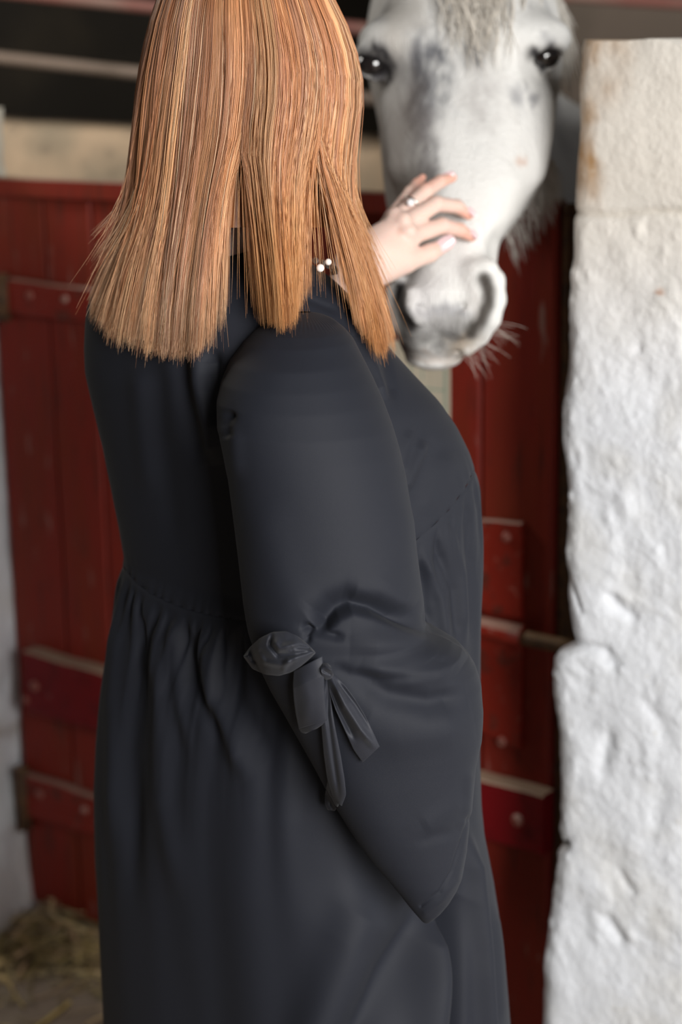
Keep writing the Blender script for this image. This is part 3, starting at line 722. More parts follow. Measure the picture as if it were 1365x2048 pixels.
def loft_torso(tab, py, th, n=2.9):
    """horizontal ring of the body, turned so that its back faces left and its near shoulder faces us"""
    xl, xr, Yc, hd = rows(tab, py)
    A = PY(xl, py, Yc); B = PY(xr, py, Yc); C = (A+B)/2; hw = (B[..., 0]-A[..., 0])/2
    a_, b_ = .80, 1.0; ca, sa = math.cos(TYAW), math.sin(TYAW)
    tt = np.linspace(0, 2*np.pi, 1441); f0 = a_*np.sign(np.cos(tt))*np.abs(np.cos(tt))**(2/n); s0 = b_*np.sign(np.sin(tt))*np.abs(np.sin(tt))**(2/n)
    mx = (f0*ca-s0*sa).max(); my = (f0*sa+s0*ca).max()
    # th is the polar direction in the world; find the ring point there
    xx, yy = f0*ca-s0*sa, f0*sa+s0*ca; pol = np.unwrap(np.arctan2(yy, xx)); pol -= 2*np.pi*round((pol[0]-0)/(2*np.pi))
    k = np.searchsorted(pol, 2*np.pi) ; order = np.argsort(np.mod(pol, 2*np.pi)); pm = np.mod(pol, 2*np.pi)[order]
    X0 = np.interp(np.mod(th, 2*np.pi), pm, xx[order], period=2*np.pi); Y0 = np.interp(np.mod(th, 2*np.pi), pm, yy[order], period=2*np.pi)
    f, s = X0*ca+Y0*sa, -X0*sa+Y0*ca
    gf = np.sign(f)*np.abs(f/a_)**(n-1)/a_; gs = np.sign(s)*np.abs(s/b_)**(n-1)/b_
    gx, gy = (gf*ca-gs*sa)*mx/np.maximum(hw, .01), (gf*sa+gs*ca)*my/np.maximum(hd, .01)
    Y = Yc+hd*Y0/my; X = (C[..., 0]+hw*X0/mx)*Y/Yc
    return np.stack([X, Y, C[..., 2]], -1), np.stack([gx, gy, 0*gx], -1)
def loft_point(tab, py, th, n=2.15):
    """horizontal ring through row py, at angle th"""
    xl, xr, Yc, hd = rows(tab, py)
    A = PY(xl, py, Yc); B = PY(xr, py, Yc); C = (A+B)/2
    hw = (B[..., 0]-A[..., 0])/2; c, s = np.cos(th), np.sin(th)
    ex = 2/n
    X = C[..., 0]+hw*np.sign(c)*np.abs(c)**ex; Y = Yc+hd*np.sign(s)*np.abs(s)**ex
    return np.stack([X, Y, C[..., 2]], -1), np.stack([c/np.maximum(hw, .01), s/np.maximum(hd, .01), 0*c], -1)
def smoothrows(tab, n=400, w=9):
    tab = np.array(tab, float); p = np.linspace(tab[0, 0], tab[-1, 0], n); out = [p]
    k = np.hanning(w+2)[1:-1]; k /= k.sum()
    for i in range(1, tab.shape[1]):
        v = np.interp(p, tab[:, 0], tab[:, i]); vp = np.concatenate([2*v[0]-v[1:w][::-1], v, 2*v[-1]-v[-w:-1][::-1]])
        out.append(np.convolve(vp, k, 'same')[w-1:-(w-1)])
    return np.stack(out, -1)
TOR = smoothrows(TORSO, 700, 9)
SEAM = [(150, 1118), (245, 1132), (270, 1163), (300, 1186), (350, 1210), (400, 1226), (475, 1240), (640, 1242), (760, 1178), (828, 1085), (870, 1050), (905, 1014), (935, 972), (952, 935), (960, 905), (1000, 880)]
sx_, sy_ = zip(*SEAM)
NT = 760
TH = np.linspace(0, 2*np.pi, NT+1)[:-1]
def seam_py():
    pr = np.linspace(800, 1400, 400); P, _ = loft_torso(TOR, *np.meshgrid(pr, TH, indexing='ij'))
    px, py = proj(P)
    g = py - np.interp(px, sx_, sy_)
    return pr[np.argmax(g > 0, axis=0)]
SP = seam_py(); 
kk = np.hanning(15); kk /= kk.sum(); SP = np.convolve(np.concatenate([SP[-7:], SP, SP[:7]]), kk, 'same')[7:-7]
FOLD = (fbm(np.stack([np.cos(TH), np.sin(TH), 0*TH], -1), 9, 3, 51))
def gather(th, d):
    """pleat height as a function of angle and distance (px) below the seam"""
    P = np.stack([np.cos(th), np.sin(th), d*0.0012], -1)
    fine = np.sin(th*46+3*vnoise(P, 5, 52)+1.5*vnoise(P, 17, 53)); fine = np.abs(fine)**.8*np.sign(fine)
    mid = np.sin(th*19+2.4*vnoise(P, 3.2, 54)); big = vnoise(P*np.array([1, 1, .35]), 2.6, 55)
    r0 = sm(d, 2, 45)
    return r0*(fine*.0028*np.exp(-d/90)+mid*.0030*np.exp(-d/350)*sm(d, 10, 120)) + big*.006*sm(d, 80, 500)
def bodice():
    nv = 330; v = np.linspace(0, 1, nv)[:, None]; pr = TOR[0, 0]+(SP[None]-TOR[0, 0])*v; th = np.broadcast_to(TH, pr.shape)
    P, N = loft_torso(TOR, pr, th); N /= np.linalg.norm(N, axis=-1, keepdims=True)
    px, py = proj(P); near = sm(-N[..., 1], -.25, .1)
    st = strokes(px, py, [
        ([(716, 630), (742, 720), (772, 800)], .006, 10), ([(700, 650), (722, 720), (748, 780)], -.005, 9), ([(752, 640), (775, 740), (790, 800)], -.004, 10),
        ([(850, 880), (828, 930), (806, 985)], .006, 12), ([(822, 860), (808, 905), (800, 950)], .003, 11), ([(880, 880), (846, 960), (826, 1010)], -.002, 20),
        ([(900, 900), (880, 960), (840, 1030)], .003, 26), ([(395, 680), (400, 760), (425, 860), (440, 930)], .010, 20), ([(365, 690), (370, 800), (400, 930)], -.006, 16),
        ([(430, 700), (425, 780), (440, 850)], -.010, 14), ([(275, 720), (285, 850), (300, 1000)], .004, 22), ([(320, 700), (330, 900), (350, 1100)], -.003, 22),
        ([(330, 700), (345, 900)], .002, 20), ([(560, 600), (620, 600), (680, 625)], -.003, 8)])
    # gentle body of the shoulder blades, small pucker close to the seam
    d = SP[None]-pr
    st = st*near - .0010*np.exp(-(d/6)**2) + .0008*np.sin(th*60+4*vnoise(np.stack([np.cos(th), np.sin(th), 0*th], -1), 6, 57))*np.exp(-d/14)
    st *= sm(v, 0, .06)*.8
    P = P+N*st[..., None]
    # inner turn at the neckline
    inner = P[0]*.96+P[0].mean(0)*.04; inner[:, 2] -= .012; top = P[0].copy(); top[:, 2] += .0015
    V = np.concatenate([inner[None], top[None], P], 0)
    F = gridfaces(nv+2, NT, True)
    return mk('bodice', V.reshape(-1, 3), F[:, ::-1], M['fabric'], woman, off=WR)
def skirt():
    nv = 380; v = (np.linspace(0, 1, nv)**1.25)[:, None]; pr = SP[None]+(TOR[-1, 0]-SP[None])*v; th = np.broadcast_to(TH, pr.shape)
    P, N = loft_torso(TOR, pr, th); N /= np.linalg.norm(N, axis=-1, keepdims=True)
    d = pr-SP[None]; px, py = proj(P); near = sm(-N[..., 1], -.15, .15)
    g = gather(th, d)
    st = strokes(px, py, [
        ([(905, 1780), (850, 1870), (790, 1960), (720, 2080), (640, 2250)], -.034, 46), ([(880, 1830), (868, 1940), (850, 2080), (830, 2300)], .030, 30),
        ([(908, 1790), (908, 1900), (905, 2100), (905, 2300)], -.045, 13), ([(760, 1780), (700, 1880), (640, 2060), (600, 2250)], .020, 50),
        ([(930, 1660), (945, 1760), (958, 1900), (970, 2100), (975, 2300)], .022, 14), ([(975, 1840), (985, 2060)], -.006, 12), ([(992, 1800), (1005, 2060)], .006, 12),
        ([(240, 1220), (226, 1400), (225, 1700)], .007, 14), ([(285, 1230), (275, 1330), (262, 1500), (270, 1800)], -.009, 18), ([(300, 1240), (330, 1400), (330, 1600), (360, 1800)], .008, 24),
        ([(345, 1240), (352, 1330), (380, 1500)], .006, 14), ([(372, 1250), (385, 1350), (450, 1500)], -.008, 16), ([(410, 1260), (430, 1400), (500, 1560)], .010, 22),
        ([(465, 1260), (480, 1400), (540, 1520)], -.006, 22), ([(850, 1110), (880, 1200), (890, 1290)], .007, 10), ([(872, 1080), (905, 1180), (915, 1290)], -.006, 9),
        ([(900, 1045), (925, 1150), (930, 1280)], .006, 10), ([(930, 1010), (945, 1120), (945, 1280)], -.005, 9), ([(838, 1120), (850, 1180), (862, 1260)], -.008, 8)])
    P = P+N*(g+st*.75*near*sm(d, 0, 40)-.0008*np.exp(-(d/5)**2))[..., None]
    inn = P[-1]*.995+P[-1].mean(0)*.005; 
    V = np.concatenate([P, inn[None]], 0)
    return mk('skirt', V.reshape(-1, 3), gridfaces(nv+1, NT, True)[:, ::-1], M['fabric'], woman, off=WR)
b_ob = bodice(); s_ob = skirt()
seamV = []
SLV = [(624, 590, 622, 1.672, .004), (629, 566, 645, 1.672, .018), (640, 538, 668, 1.668, .034), (660, 509, 692, 1.662, .048), (680, 489, 708, 1.657, .057), (720, 459, 728, 1.648, .068), (760, 442, 748, 1.640, .073),
       (800, 433, 766, 1.633, .076), (850, 434, 785, 1.626, .078), (900, 445, 800, 1.622, .079), (950, 455, 812, 1.619, .079), (1000, 462, 820, 1.616, .079), (1050, 469, 826, 1.613, .079), (1100, 475, 832, 1.610, .079),
       (1150, 481, 840, 1.607, .080), (1200, 487, 848, 1.604, .081), (1235, 493, 851, 1.602, .082), (1254, 497, 852, 1.602, .082), (1264, 500, 862, 1.601, .082), (1278, 505, 890, 1.600, .082), (1296, 510, 922, 1.599, .081), (1314, 516, 939, 1.598, .080),
       (1335, 524, 952, 1.597, .079), (1370, 541, 963, 1.596, .077), (1420, 570, 966, 1.594, .073), (1480, 604, 963, 1.592, .068), (1530, 632, 953, 1.590, .063), (1600, 668, 944, 1.588, .056), (1650, 698, 939, 1.586, .050),
       (1700, 732, 933, 1.585, .044), (1725, 752, 929, 1.584, .040), (1750, 773, 925, 1.583, .036), (1775, 793, 916, 1.582, .031), (1800, 812, 901, 1.581, .025), (1820, 828, 884, 1.58, .019), (1838, 843, 864, 1.58, .010), (1843, 850, 857, 1.58, .004)]
SLT = smoothrows(SLV, 1200, 11)
def near_sleeve():
    pr = np.concatenate([np.linspace(624, 700, 60)[:-1], np.linspace(700, 1200, 150)[:-1], np.linspace(1200, 1460, 170)[:-1], np.linspace(1460, 1843, 150)])
    nt = 420; th = np.linspace(0, 2*np.pi, nt+1)[:-1]; PR, THg = np.meshgrid(pr, th, indexing='ij')
    P, N = loft_point(SLT, PR, THg, 2.1); N /= np.linalg.norm(N, axis=-1, keepdims=True)
    px, py = proj(P); near = sm(-np.sin(THg), -.05, .15)
    st = strokes(px, py, [
        ([(852, 1264), (800, 1243), (750, 1222), (705, 1213), (672, 1228), (648, 1252), (632, 1262)], -.024, 34, 'step'),
        ([(690, 1188), (760, 1196), (830, 1222)], .008, 26), ([(700, 1285), (790, 1290), (880, 1302), (925, 1330)], .010, 34),
        ([(700, 1352), (780, 1392), (860, 1408), (935, 1396)], -.010, 24), ([(720, 1330), (820, 1352), (900, 1340)], .005, 22),
        ([(660, 1330), (700, 1350), (760, 1360), (850, 1350)], -.004, 14), ([(835, 1300), (880, 1285), (870, 1320)], .002, 20),
        ([(600, 1252), (640, 1266), (690, 1276)], -.006, 9), ([(612, 1290), (618, 1262), (608, 1250)], -.005, 7),
        ([(700, 1440), (800, 1470), (950, 1450)], .006, 45), ([(640, 1380), (700, 1560), (800, 1720)], .003, 50),
        ([(830, 1690), (870, 1672), (905, 1668), (930, 1650)], -.0015, 12), ([(845, 1655), (880, 1635), (935, 1600)], .002, 20),
        ([(940, 1540), (936, 1640)], .003, 10),
        # stitched hem
        ([(938, 1636), (922, 1690), (905, 1742), (880, 1784), (842, 1812)], -.0022, 3.5, 'flat'), ([(934, 1650), (930, 1700), (915, 1760), (885, 1800), (852, 1826)], .0018, 8, 'flat'),
        ([(500, 700), (560, 665), (620, 660), (680, 690)], .002, 22), ([(455, 880), (452, 850), (462, 820)], -.007, 12), ([(440, 840), (470, 880), (474, 960)], .003, 16),
        ([(520, 1000), (560, 1150), (600, 1240)], .003, 40), ([(820, 1000), (800, 1120), (760, 1190)], .003, 40)])
    st2 = fbm(P, 11, 2, 61)*.0025
    P = P+N*((st*.8+st2*.4*sm(PR, 640, 720))*near)[..., None]
    # seam pucker at the sleeve head
    hdp = np.exp(-((PR-640)/9)**2)*near*(np.abs(np.sin(THg*30)))*.0010; P -= N*hdp[..., None]
    V = P.reshape(-1, 3); F = gridfaces(len(pr), nt, True)[:, ::-1]
    return mk('sleeve', V, F, M['fabric'], woman, off=WR)
sl = near_sleeve()
def bvh_of(obs):
    Vs, Fs, b = [], [], 0
    for o in obs:
        me = o.data; co = np.empty(len(me.vertices)*3, np.float32); me.vertices.foreach_get('co', co); co = co.reshape(-1, 3)+WR
        Vs.append(co); f = np.empty(len(me.loops), np.int32); me.loops.foreach_get('vertex_index', f); Fs.append(f.reshape(-1, 4)+b); b += len(co)
    return BVHTree.FromPolygons([tuple(map(float, v)) for v in np.concatenate(Vs)], [tuple(map(int, q)) for q in np.concatenate(Fs)])
BV = bvh_of([b_ob, sl])
def surfD(px, py, default=None):
    d = ray(px, py); h = BV.ray_cast(Vector(cC), Vector(d))
    return None if h[0] is None else h[0].y

# ribbons of the sleeve tie: strips between two edge curves, laid on the sleeve
def strip(name, A, B, lift, bulge, folds, parent, nt=70, ns=26, thick=.0012, sag=0):
    A = np.array(A, float); B = np.array(B, float)
    def rs(Q, t):
        L = np.concatenate([[0], np.cumsum(np.hypot(*np.diff(Q, axis=0).T))]); L /= L[-1]
        x = np.stack([np.interp(t, L, Q[:, 0]), np.interp(t, L, Q[:, 1])], -1)
        k = np.array([1, 2, 3, 2, 1])/9; xp = np.concatenate([x[:1], x[:1], x, x[-1:], x[-1:]]); x2 = np.stack([np.convolve(xp[:, i], k, 'valid') for i in (0, 1)], -1)
        x2[0], x2[-1] = x[0], x[-1]; return x2
    t = np.linspace(0, 1, nt); a, b = rs(A, t), rs(B, t); s = np.linspace(0, 1, ns)
    X = a[:, None]*(1-s[None, :, None])+b[:, None]*s[None, :, None]
    base = np.empty((nt, ns))
    for i in range(nt):
        for j in range(ns):
            y = surfD(X[i, j, 0], X[i, j, 1]); base[i, j] = 1.6 if y is None else min(y, 1.62)
    # cloth hangs smoothly: lowpass the support
    for _ in range(6):
        bb = np.pad(base, 1, mode='edge'); base = (bb[:-2, 1:-1]+bb[2:, 1:-1]+bb[1:-1, :-2]+bb[1:-1, 2:]+base*2)/6
    lf = np.interp(t, *zip(*lift))[:, None] if isinstance(lift, list) else lift
    hgt = lf + bulge*(1-(2*s[None]-1)**2) + strokes(X[..., 0], X[..., 1], folds)
    P0 = PY(X[..., 0], X[..., 1], base-hgt); P1 = PY(X[..., 0], X[..., 1], base-hgt+thick+bulge*.5*(1-(2*s[None]-1)**2))
    V = np.concatenate([P0.reshape(-1, 3), P1.reshape(-1, 3)]); n = nt*ns; F = gridfaces(nt, ns); F2 = F[:, ::-1]+n
    rim = np.concatenate([np.arange(ns), np.arange(1, nt)*ns+ns-1, (nt-1)*ns+np.arange(ns-2, -1, -1), np.arange(nt-2, 0, -1)*ns]); r2 = np.roll(rim, -1)
    F3 = np.stack([rim, rim+n, r2+n, r2], -1)
    return mk(name, V, np.concatenate([F, F2, F3]), M['ribbon'], parent, off=WR)
tie = 'bow_ribbon'
strip('bow_loop', [(487, 1312), (500, 1294), (520, 1276), (545, 1264), (572, 1262), (596, 1272), (618, 1290), (630, 1303)],
      [(488, 1315), (505, 1338), (530, 1349), (558, 1352), (582, 1345), (603, 1332), (622, 1316), (632, 1306)],
      [(0, .016), (.3, .028), (.7, .024), (1, .009)], .010,
      [([(545, 1266), (540, 1290), (556, 1310), (590, 1308), (626, 1302)], -.007, 4), ([(520, 1278), (515, 1305), (530, 1325), (565, 1330), (615, 1306)], .005, 5),
       ([(548, 1280), (560, 1296), (600, 1290)], .007, 7), ([(580, 1318), (565, 1345)], .004, 5), ([(575, 1300), (600, 1294), (626, 1298)], -.006, 4),
       ([(500, 1300), (505, 1320), (540, 1338)], -.004, 4)], sl)
strip('bow_tail', [(588, 1342), (586, 1370), (588, 1400), (592, 1430), (598, 1458)], [(645, 1312), (648, 1345), (650, 1380), (652, 1410), (655, 1440)],
      [(0, .010), (.3, .016), (1, .014)], .004, [([(600, 1345), (615, 1400), (610, 1455)], .002, 14)], sl)
strip('bow_tail', [(598, 1457), (600, 1462), (604, 1466), (612, 1467)], [(655, 1439), (648, 1447), (640, 1454), (632, 1458)], .0143, .0035, [], sl, nt=10)
strip('bow_tail', [(652, 1345), (660, 1385), (672, 1420), (690, 1460), (708, 1500), (726, 1525)], [(665, 1345), (690, 1370), (712, 1400), (730, 1430), (746, 1462), (760, 1493)],
      [(0, .006), (.4, .014), (1, .006)], .002, [([(662, 1355), (690, 1410), (722, 1460), (752, 1496)], .007, 7), ([(660, 1370), (680, 1420), (712, 1480)], -.007, 6), ([(672, 1360), (712, 1410), (745, 1462)], -.004, 5)], sl)
strip('bow_tail', [(648, 1350), (643, 1400), (643, 1450), (648, 1510), (655, 1560), (664, 1590), (672, 1605)], [(664, 1350), (662, 1400), (670, 1450), (682, 1510), (690, 1560), (693, 1590), (684, 1612)],
      [(0, .005), (.4, .010), (1, .008)], .003, [([(656, 1360), (656, 1430), (668, 1520), (680, 1600)], -.004, 5)], sl)
strip('bow_tail', [(656, 1560), (650, 1590), (650, 1610), (656, 1620)], [(668, 1560), (680, 1590), (678, 1612), (670, 1622)], .006, .004, [([(665, 1570), (662, 1612)], -.003, 4)], sl, nt=24)
strip('bow_knot', [(640, 1332), (645, 1326), (655, 1326), (662, 1332)], [(646, 1356), (652, 1360), (662, 1358), (668, 1350)], .012, .008, [([(645, 1340), (664, 1350)], -.003, 3), ([(648, 1330), (666, 1342)], .002, 3)], sl, nt=26)

# far sleeve: from the far shoulder round the chest to the raised wrist
def tube_cloth(name, pts, rs, mt, parent, n=48, m_=90, amp=.004):
    pts = np.array(pts, float); t = np.linspace(0, 1, len(pts)); tt = np.linspace(0, 1, m_)
    C = np.stack([np.interp(tt, t, pts[:, i]) for i in range(3)], -1)
    k = np.hanning(15); k /= k.sum()
    for i in range(3):
        v = np.concatenate([2*C[0, i]-C[1:8, i][::-1], C[:, i], 2*C[-1, i]-C[-8:-1, i][::-1]]); C[:, i] = np.convolve(v, k, 'same')[7:-7]
    R = np.interp(tt, t, rs); V, F = tube(C, R, n, ends=False); V = V.reshape(m_, n, 3)
    d = V-C[:, None]; V = C[:, None]+d*(1+amp*fbm(V, 14, 3, 71)[..., None]/R[:, None, None]*1.2)
    return mk(name, V.reshape(-1, 3), np.array(F), mt, parent, off=WR)
wrist = PY(716, 535, 2.04)
shF = np.array([-.165, 1.90, 1.245]); elF = np.array([-.045, 2.07, 1.03])
slp = wrist + (elF-wrist)*.22
tube_cloth('sleeve', [shF, (shF+elF)/2+np.array([.0, .01, .0]), elF, slp], [.055, .064, .058, .044], M['fabric'], woman)

# ---- body: one skin mesh (fine hand + coarser figure, joined inside the clothes)
def S(px, r, Y=2.08): return r/FPX*Y
HY = .017          # the whole hand rests against the nose
HND = dict(
    thumb=([(775, 535, 2.035), (812, 524, 2.045), (858, 507, 2.065), (896, 487, 2.078)], [22, 19.5, 18, 12]),
    index=([(770, 500, 2.035), (826, 470, 2.055), (885, 452, 2.082), (920, 460, 2.103), (944, 474, 2.118)], [22, 18, 15.5, 13.5, 9.5]),
    middle=([(765, 492, 2.035), (816, 444, 2.06), (873, 408, 2.085), (915, 413, 2.108), (938, 431, 2.122)], [22, 18, 15.5, 13.5, 9.5]),
    ring=([(757, 492, 2.035), (798, 434, 2.07), (853, 382, 2.098), (882, 363, 2.118), (906, 355, 2.132)], [22, 16.5, 14.5, 12.5, 9]),
    little=([(750, 495, 2.045), (784, 432, 2.085), (820, 384, 2.118), (834, 367, 2.135), (846, 355, 2.145)], [20, 13, 11, 9.5, 7.5]))
def woman_body():
    h = .0019
    P = grid((-.06, 1.93, 1.12), (.17, 2.17, 1.42), h)
    f = None
    for k, (pts, rr) in HND.items():
        g = chain(P, [PY(float(p[0]), float(p[1]), p[2]+HY) for p in pts], [S(0, r*1.04) for r in rr], .003); f = g if f is None else smin(f, g, .0035 if k != 'index' else .003)
    # palm and wrist
    f = smin(f, ell(P, PY(772., 494., 2.045+HY), (.027, .014, .024)), .014)
    f = smin(f, chain(P, [PY(790., 515., 2.04+HY), PY(750., 535., 2.038+HY*.7)], [S(0, 26), S(0, 32)], .01), .014)
    f = smin(f, chain(P, [PY(752., 515., 2.04+HY), wrist, elF], [.0225, .0225, .036], .01), .016)
    f = smin(f, cap(P, wrist+np.array([0, .006, .006]), elF, .021, .034), .012)
    # knuckles
    for x, y, Y in ((818, 462, 2.04), (808, 440, 2.044), (792, 430, 2.052)): f = smin(f, ell(P, PY(float(x), float(y), Y+HY), (.009,)*3), .006)
    V1, Q1 = surfnet(f, P[0, 0, 0], h)
    # the rest of the figure
    h = .0060; P = grid((-.34, 1.58, .0), (.22, 2.14, 1.66), h)
    hc = PY(500., 100., 1.80); yaw = math.radians(28); R = rotz(yaw)
    L = lambda x, y, z: hc+R@np.array([x, y, z])          # x: out of the face
    f = ell(P, L(-.004, 0, .010), (.083, .070, .090), R)
    f = smin(f, ell(P, L(.03, 0, -.045), (.058, .056, .068), R), .02)
    f = smin(f, cap(P, L(.070, 0, -.085), L(.055, 0, -.09), .018, .022), .02)                     # chin
    f = smin(f, chain(P, [L(.084, 0, .012), L(.100, 0, -.026), L(.090, 0, -.034)], [.007, .011, .008], .006), .008)   # nose
    for s in (-1, 1):
        f = smax(f, -ell(P, L(.093, s*.031, .008), (.016, .016, .010), R), .01)
        f = smin(f, ell(P, L(.074, s*.031, .008), (.012,)*3), .004)
        f = smin(f, ell(P, L(-.005, s*.080, -.01), (.016, .007, .028), R), .006)
    f = smin(f, cap(P, L(.083, -.02, -.055), L(.083, .02, -.055), .007, .007), .006)
    nb = PY(500., 500., 1.805)
    f = smin(f, cap(P, L(-.02, 0, -.07), nb+np.array([0, 0, -.03]), .052, .056), .03)
    # torso, pelvis, legs
    cx = -.06
    f = smin(f, ell(P, (cx-.02, 1.80, 1.16), (.115, .095, .11)), .04)
    f = smin(f, ell(P, (cx+.01, 1.80, 1.02), (.12, .10, .12)), .04); f = smin(f, ell(P, (cx, 1.80, .86), (.115, .11, .13)), .05)
    for (sx, yy) in ((.03, 1.72), (-.02, 1.89)):
        f = smin(f, chain(P, [(cx+sx, yy, .84), (cx+sx, yy, .47), (cx+sx, yy, .09), (cx+sx-.01, yy, .06)], [.085, .055, .034, .034], .03), .04)
        f = smin(f, cap(P, (cx+sx-.03, yy, .04), (cx+sx+.12, yy+.02, .025), .028, .022), .02)
    # arms
    f = smin(f, chain(P, [(-.10, 1.86, 1.22), shF, elF], [.05, .045, .038], .02), .03)
    s1 = PY(590., 770., 1.68); e1 = PY(600., 1280., 1.61); w1 = PY(800., 1440., 1.60)
    f = smin(f, chain(P, [(-.07, 1.78, 1.17), s1, e1, w1], [.055, .042, .036, .026], .02), .03)
    # near hand, inside the bell of the sleeve
    for k, a in enumerate((-.5, -.2, .1, .4)):
        q = w1+np.array([.02, a*.02, -.03]); f = smin(f, chain(P, [w1, q, q+np.array([.015, a*.01, -.040-.006*k])], [.018, .010, .007], .004), .006)
    V2, Q2 = surfnet(f, P[0, 0, 0], h)
    V = np.concatenate([V1, V2]); Q = np.concatenate([Q1, Q2+len(V1)])
    c = np.ones((len(V), 3))*np.array([.76, .55, .475]); px, py = proj(V); n1 = np.arange(len(V)) < len(V1)
    def pt(c, w, col): w = np.clip(w, 0, 1)*n1; return c*(1-w[:, None])+np.array(col)*w[:, None]
    for (x, y) in ((948, 478), (942, 437), (912, 356), (848, 354), (905, 490)): c = pt(c, .75*blob(px, py, x, y, 26, 20), (.80, .38, .28))
    c = pt(c, .45*blob(px, py, 800, 462, 7, 9), (.50, .25, .18))
    hc_ = PY(500., 100., 1.80); Rz = rotz(math.radians(28)); q = (V-hc_)@Rz
    lips = np.exp(-(((q[:, 1])/.024)**4+((q[:, 2]+.055)/.008)**4))*(q[:, 0] > .06); c = c*(1-lips[:, None]*.8)+np.array([.55, .18, .16])*lips[:, None]*.8
    for s_ in (-1, 1):
        e_ = np.exp(-(((q[:, 1]-s_*.031)/.013)**4+((q[:, 2]-.008)/.005)**4))*(q[:, 0] > .06); c = c*(1-e_[:, None]*.85)+np.array([.06, .04, .03])*e_[:, None]*.85
        e_ = np.exp(-(((q[:, 1]-s_*.032)/.017)**4+((q[:, 2]-.026)/.0035)**4))*(q[:, 0] > .06); c = c*(1-e_[:, None]*.5)+np.array([.30, .15, .08])*e_[:, None]*.5
    o = mk('body', V, Q, M['skin'], woman, col=c, off=WR)
    return o
body = woman_body()
def nail(x, y, Y, ang, w, l, white=True):
    c = PY(float(x), float(y), Y+HY); a = math.radians(ang); ax = cR*math.cos(a)+cU*math.sin(a); bx = -cR*math.sin(a)+cU*math.cos(a)
    V = []; n, m_ = 9, 7
    for i in range(n):
        for j in range(m_):
            u = i/(n-1)*2-1; v = j/(m_-1)*2-1; wv = w*(1-.25*max(u, 0)**2-.15*u*u)
            V.append(c+ax*u*l+bx*v*wv-cF*(.0022-(v*v)*.0022-(u*u)*.0006))
    mk('nail', V, [tuple(f) for f in gridfaces(n, m_)], M['nail'], body, off=WR)
nail(893, 486, 2.066, 33, .0075, .0105); nail(898, 351, 2.127, 18, .0048, .007); nail(944, 424, 2.112, -45, .0035, .006); nail(950, 469, 2.108, -45, .0035, .006)
# finger ring with a stone
def ring():
    a = PY(812., 419., 2.074+HY); b = PY(835., 399., 2.086+HY); ax = (b-a)/np.linalg.norm(b-a); c = (a+b)/2+ax*.0
    up = np.cross(ax, [0, 1, 0]); up /= np.linalg.norm(up); sd = np.cross(ax, up); V = []; n, m_ = 28, 8; R, r = .0102, .0011
    for i in range(n):
        t = 2*np.pi*i/n; d = up*math.cos(t)+sd*math.sin(t)
        for j in range(m_):
            s = 2*np.pi*j/m_; V.append(c+d*(R+r*math.cos(s))+ax*r*math.sin(s))
    F = []
    for i in range(n):
        for j in range(m_): F.append((i*m_+j, i*m_+(j+1) % m_, ((i+1) % n)*m_+(j+1) % m_, ((i+1) % n)*m_+j))
    rg = mk('finger_ring', V, F, M['silver'], woman, off=WR)
    g0 = PY(822., 405., 2.064+HY); n = 12; V = []
    for (rr, h) in ((.0022, .003), (.0042, 0), (.0040, -.0012), (.0022, -.0026)):
        for i in range(n): t = 2*np.pi*i/n; V.append(g0+cR*rr*math.cos(t)+cU*rr*math.sin(t)+cF*h)
    F = [tuple(f) for f in gridfaces(4, n, True)]+[tuple(range(n))[::-1], tuple(range(3*n, 4*n))]
    mk('stone', V, F, M['gem'], rg, smooth=False, off=WR)
ring()
def ball(name, c, r, mt, parent):
    th = np.linspace(0, np.pi, 13)[:, None]; ph = np.linspace(0, 2*np.pi, 19)[None, :-1]
    e = np.stack([np.sin(th)*np.cos(ph), np.sin(th)*np.sin(ph), np.cos(th)*np.ones_like(ph)], -1)*r+c
    return mk(name, e.reshape(-1, 3), gridfaces(13, 18, True)[:, ::-1], mt, parent, off=WR)
nk = empty('necklace', (0, 0, 0), parent=woman)
nb = PY(520., 522., 1.80)
prl = PY(641., 536., 1.700); ball('pearl', prl, .0038, M['pearl'], nk); ball('pearl', PY(657., 524., 1.715), .0032, M['pearl'], nk)
for k in range(20):
    a = math.radians(-20+k*11); p = PY(600., 520., 1.80)+np.array([.045*math.cos(a)-.01, .05*math.sin(a)+.01, -.012*math.cos(a)])
    ball('pearl', p, .0032, M['pearl'], nk)
for (sx, yy) in ((.03, 1.72), (-.02, 1.89)):
    c = np.array([-.06+sx+.04, yy+.01, .0]); th = np.linspace(0, 2*np.pi, 25)[:-1]; V = []
    for (z, k) in ((.0, .98), (.012, 1.02), (.03, 1.0), (.055, .86), (.072, .55), (.078, .2)):
        for t in th:
            V.append(c+np.array([.125*k*math.cos(t)+(.0 if z < .04 else -.02), .042*k*math.sin(t), z]))
    F = [tuple(f) for f in gridfaces(6, 24, True)]+[tuple(range(24))[::-1], tuple(range(120, 144))]
    mk('shoe', V, F, M['shoe'], woman, off=WR)

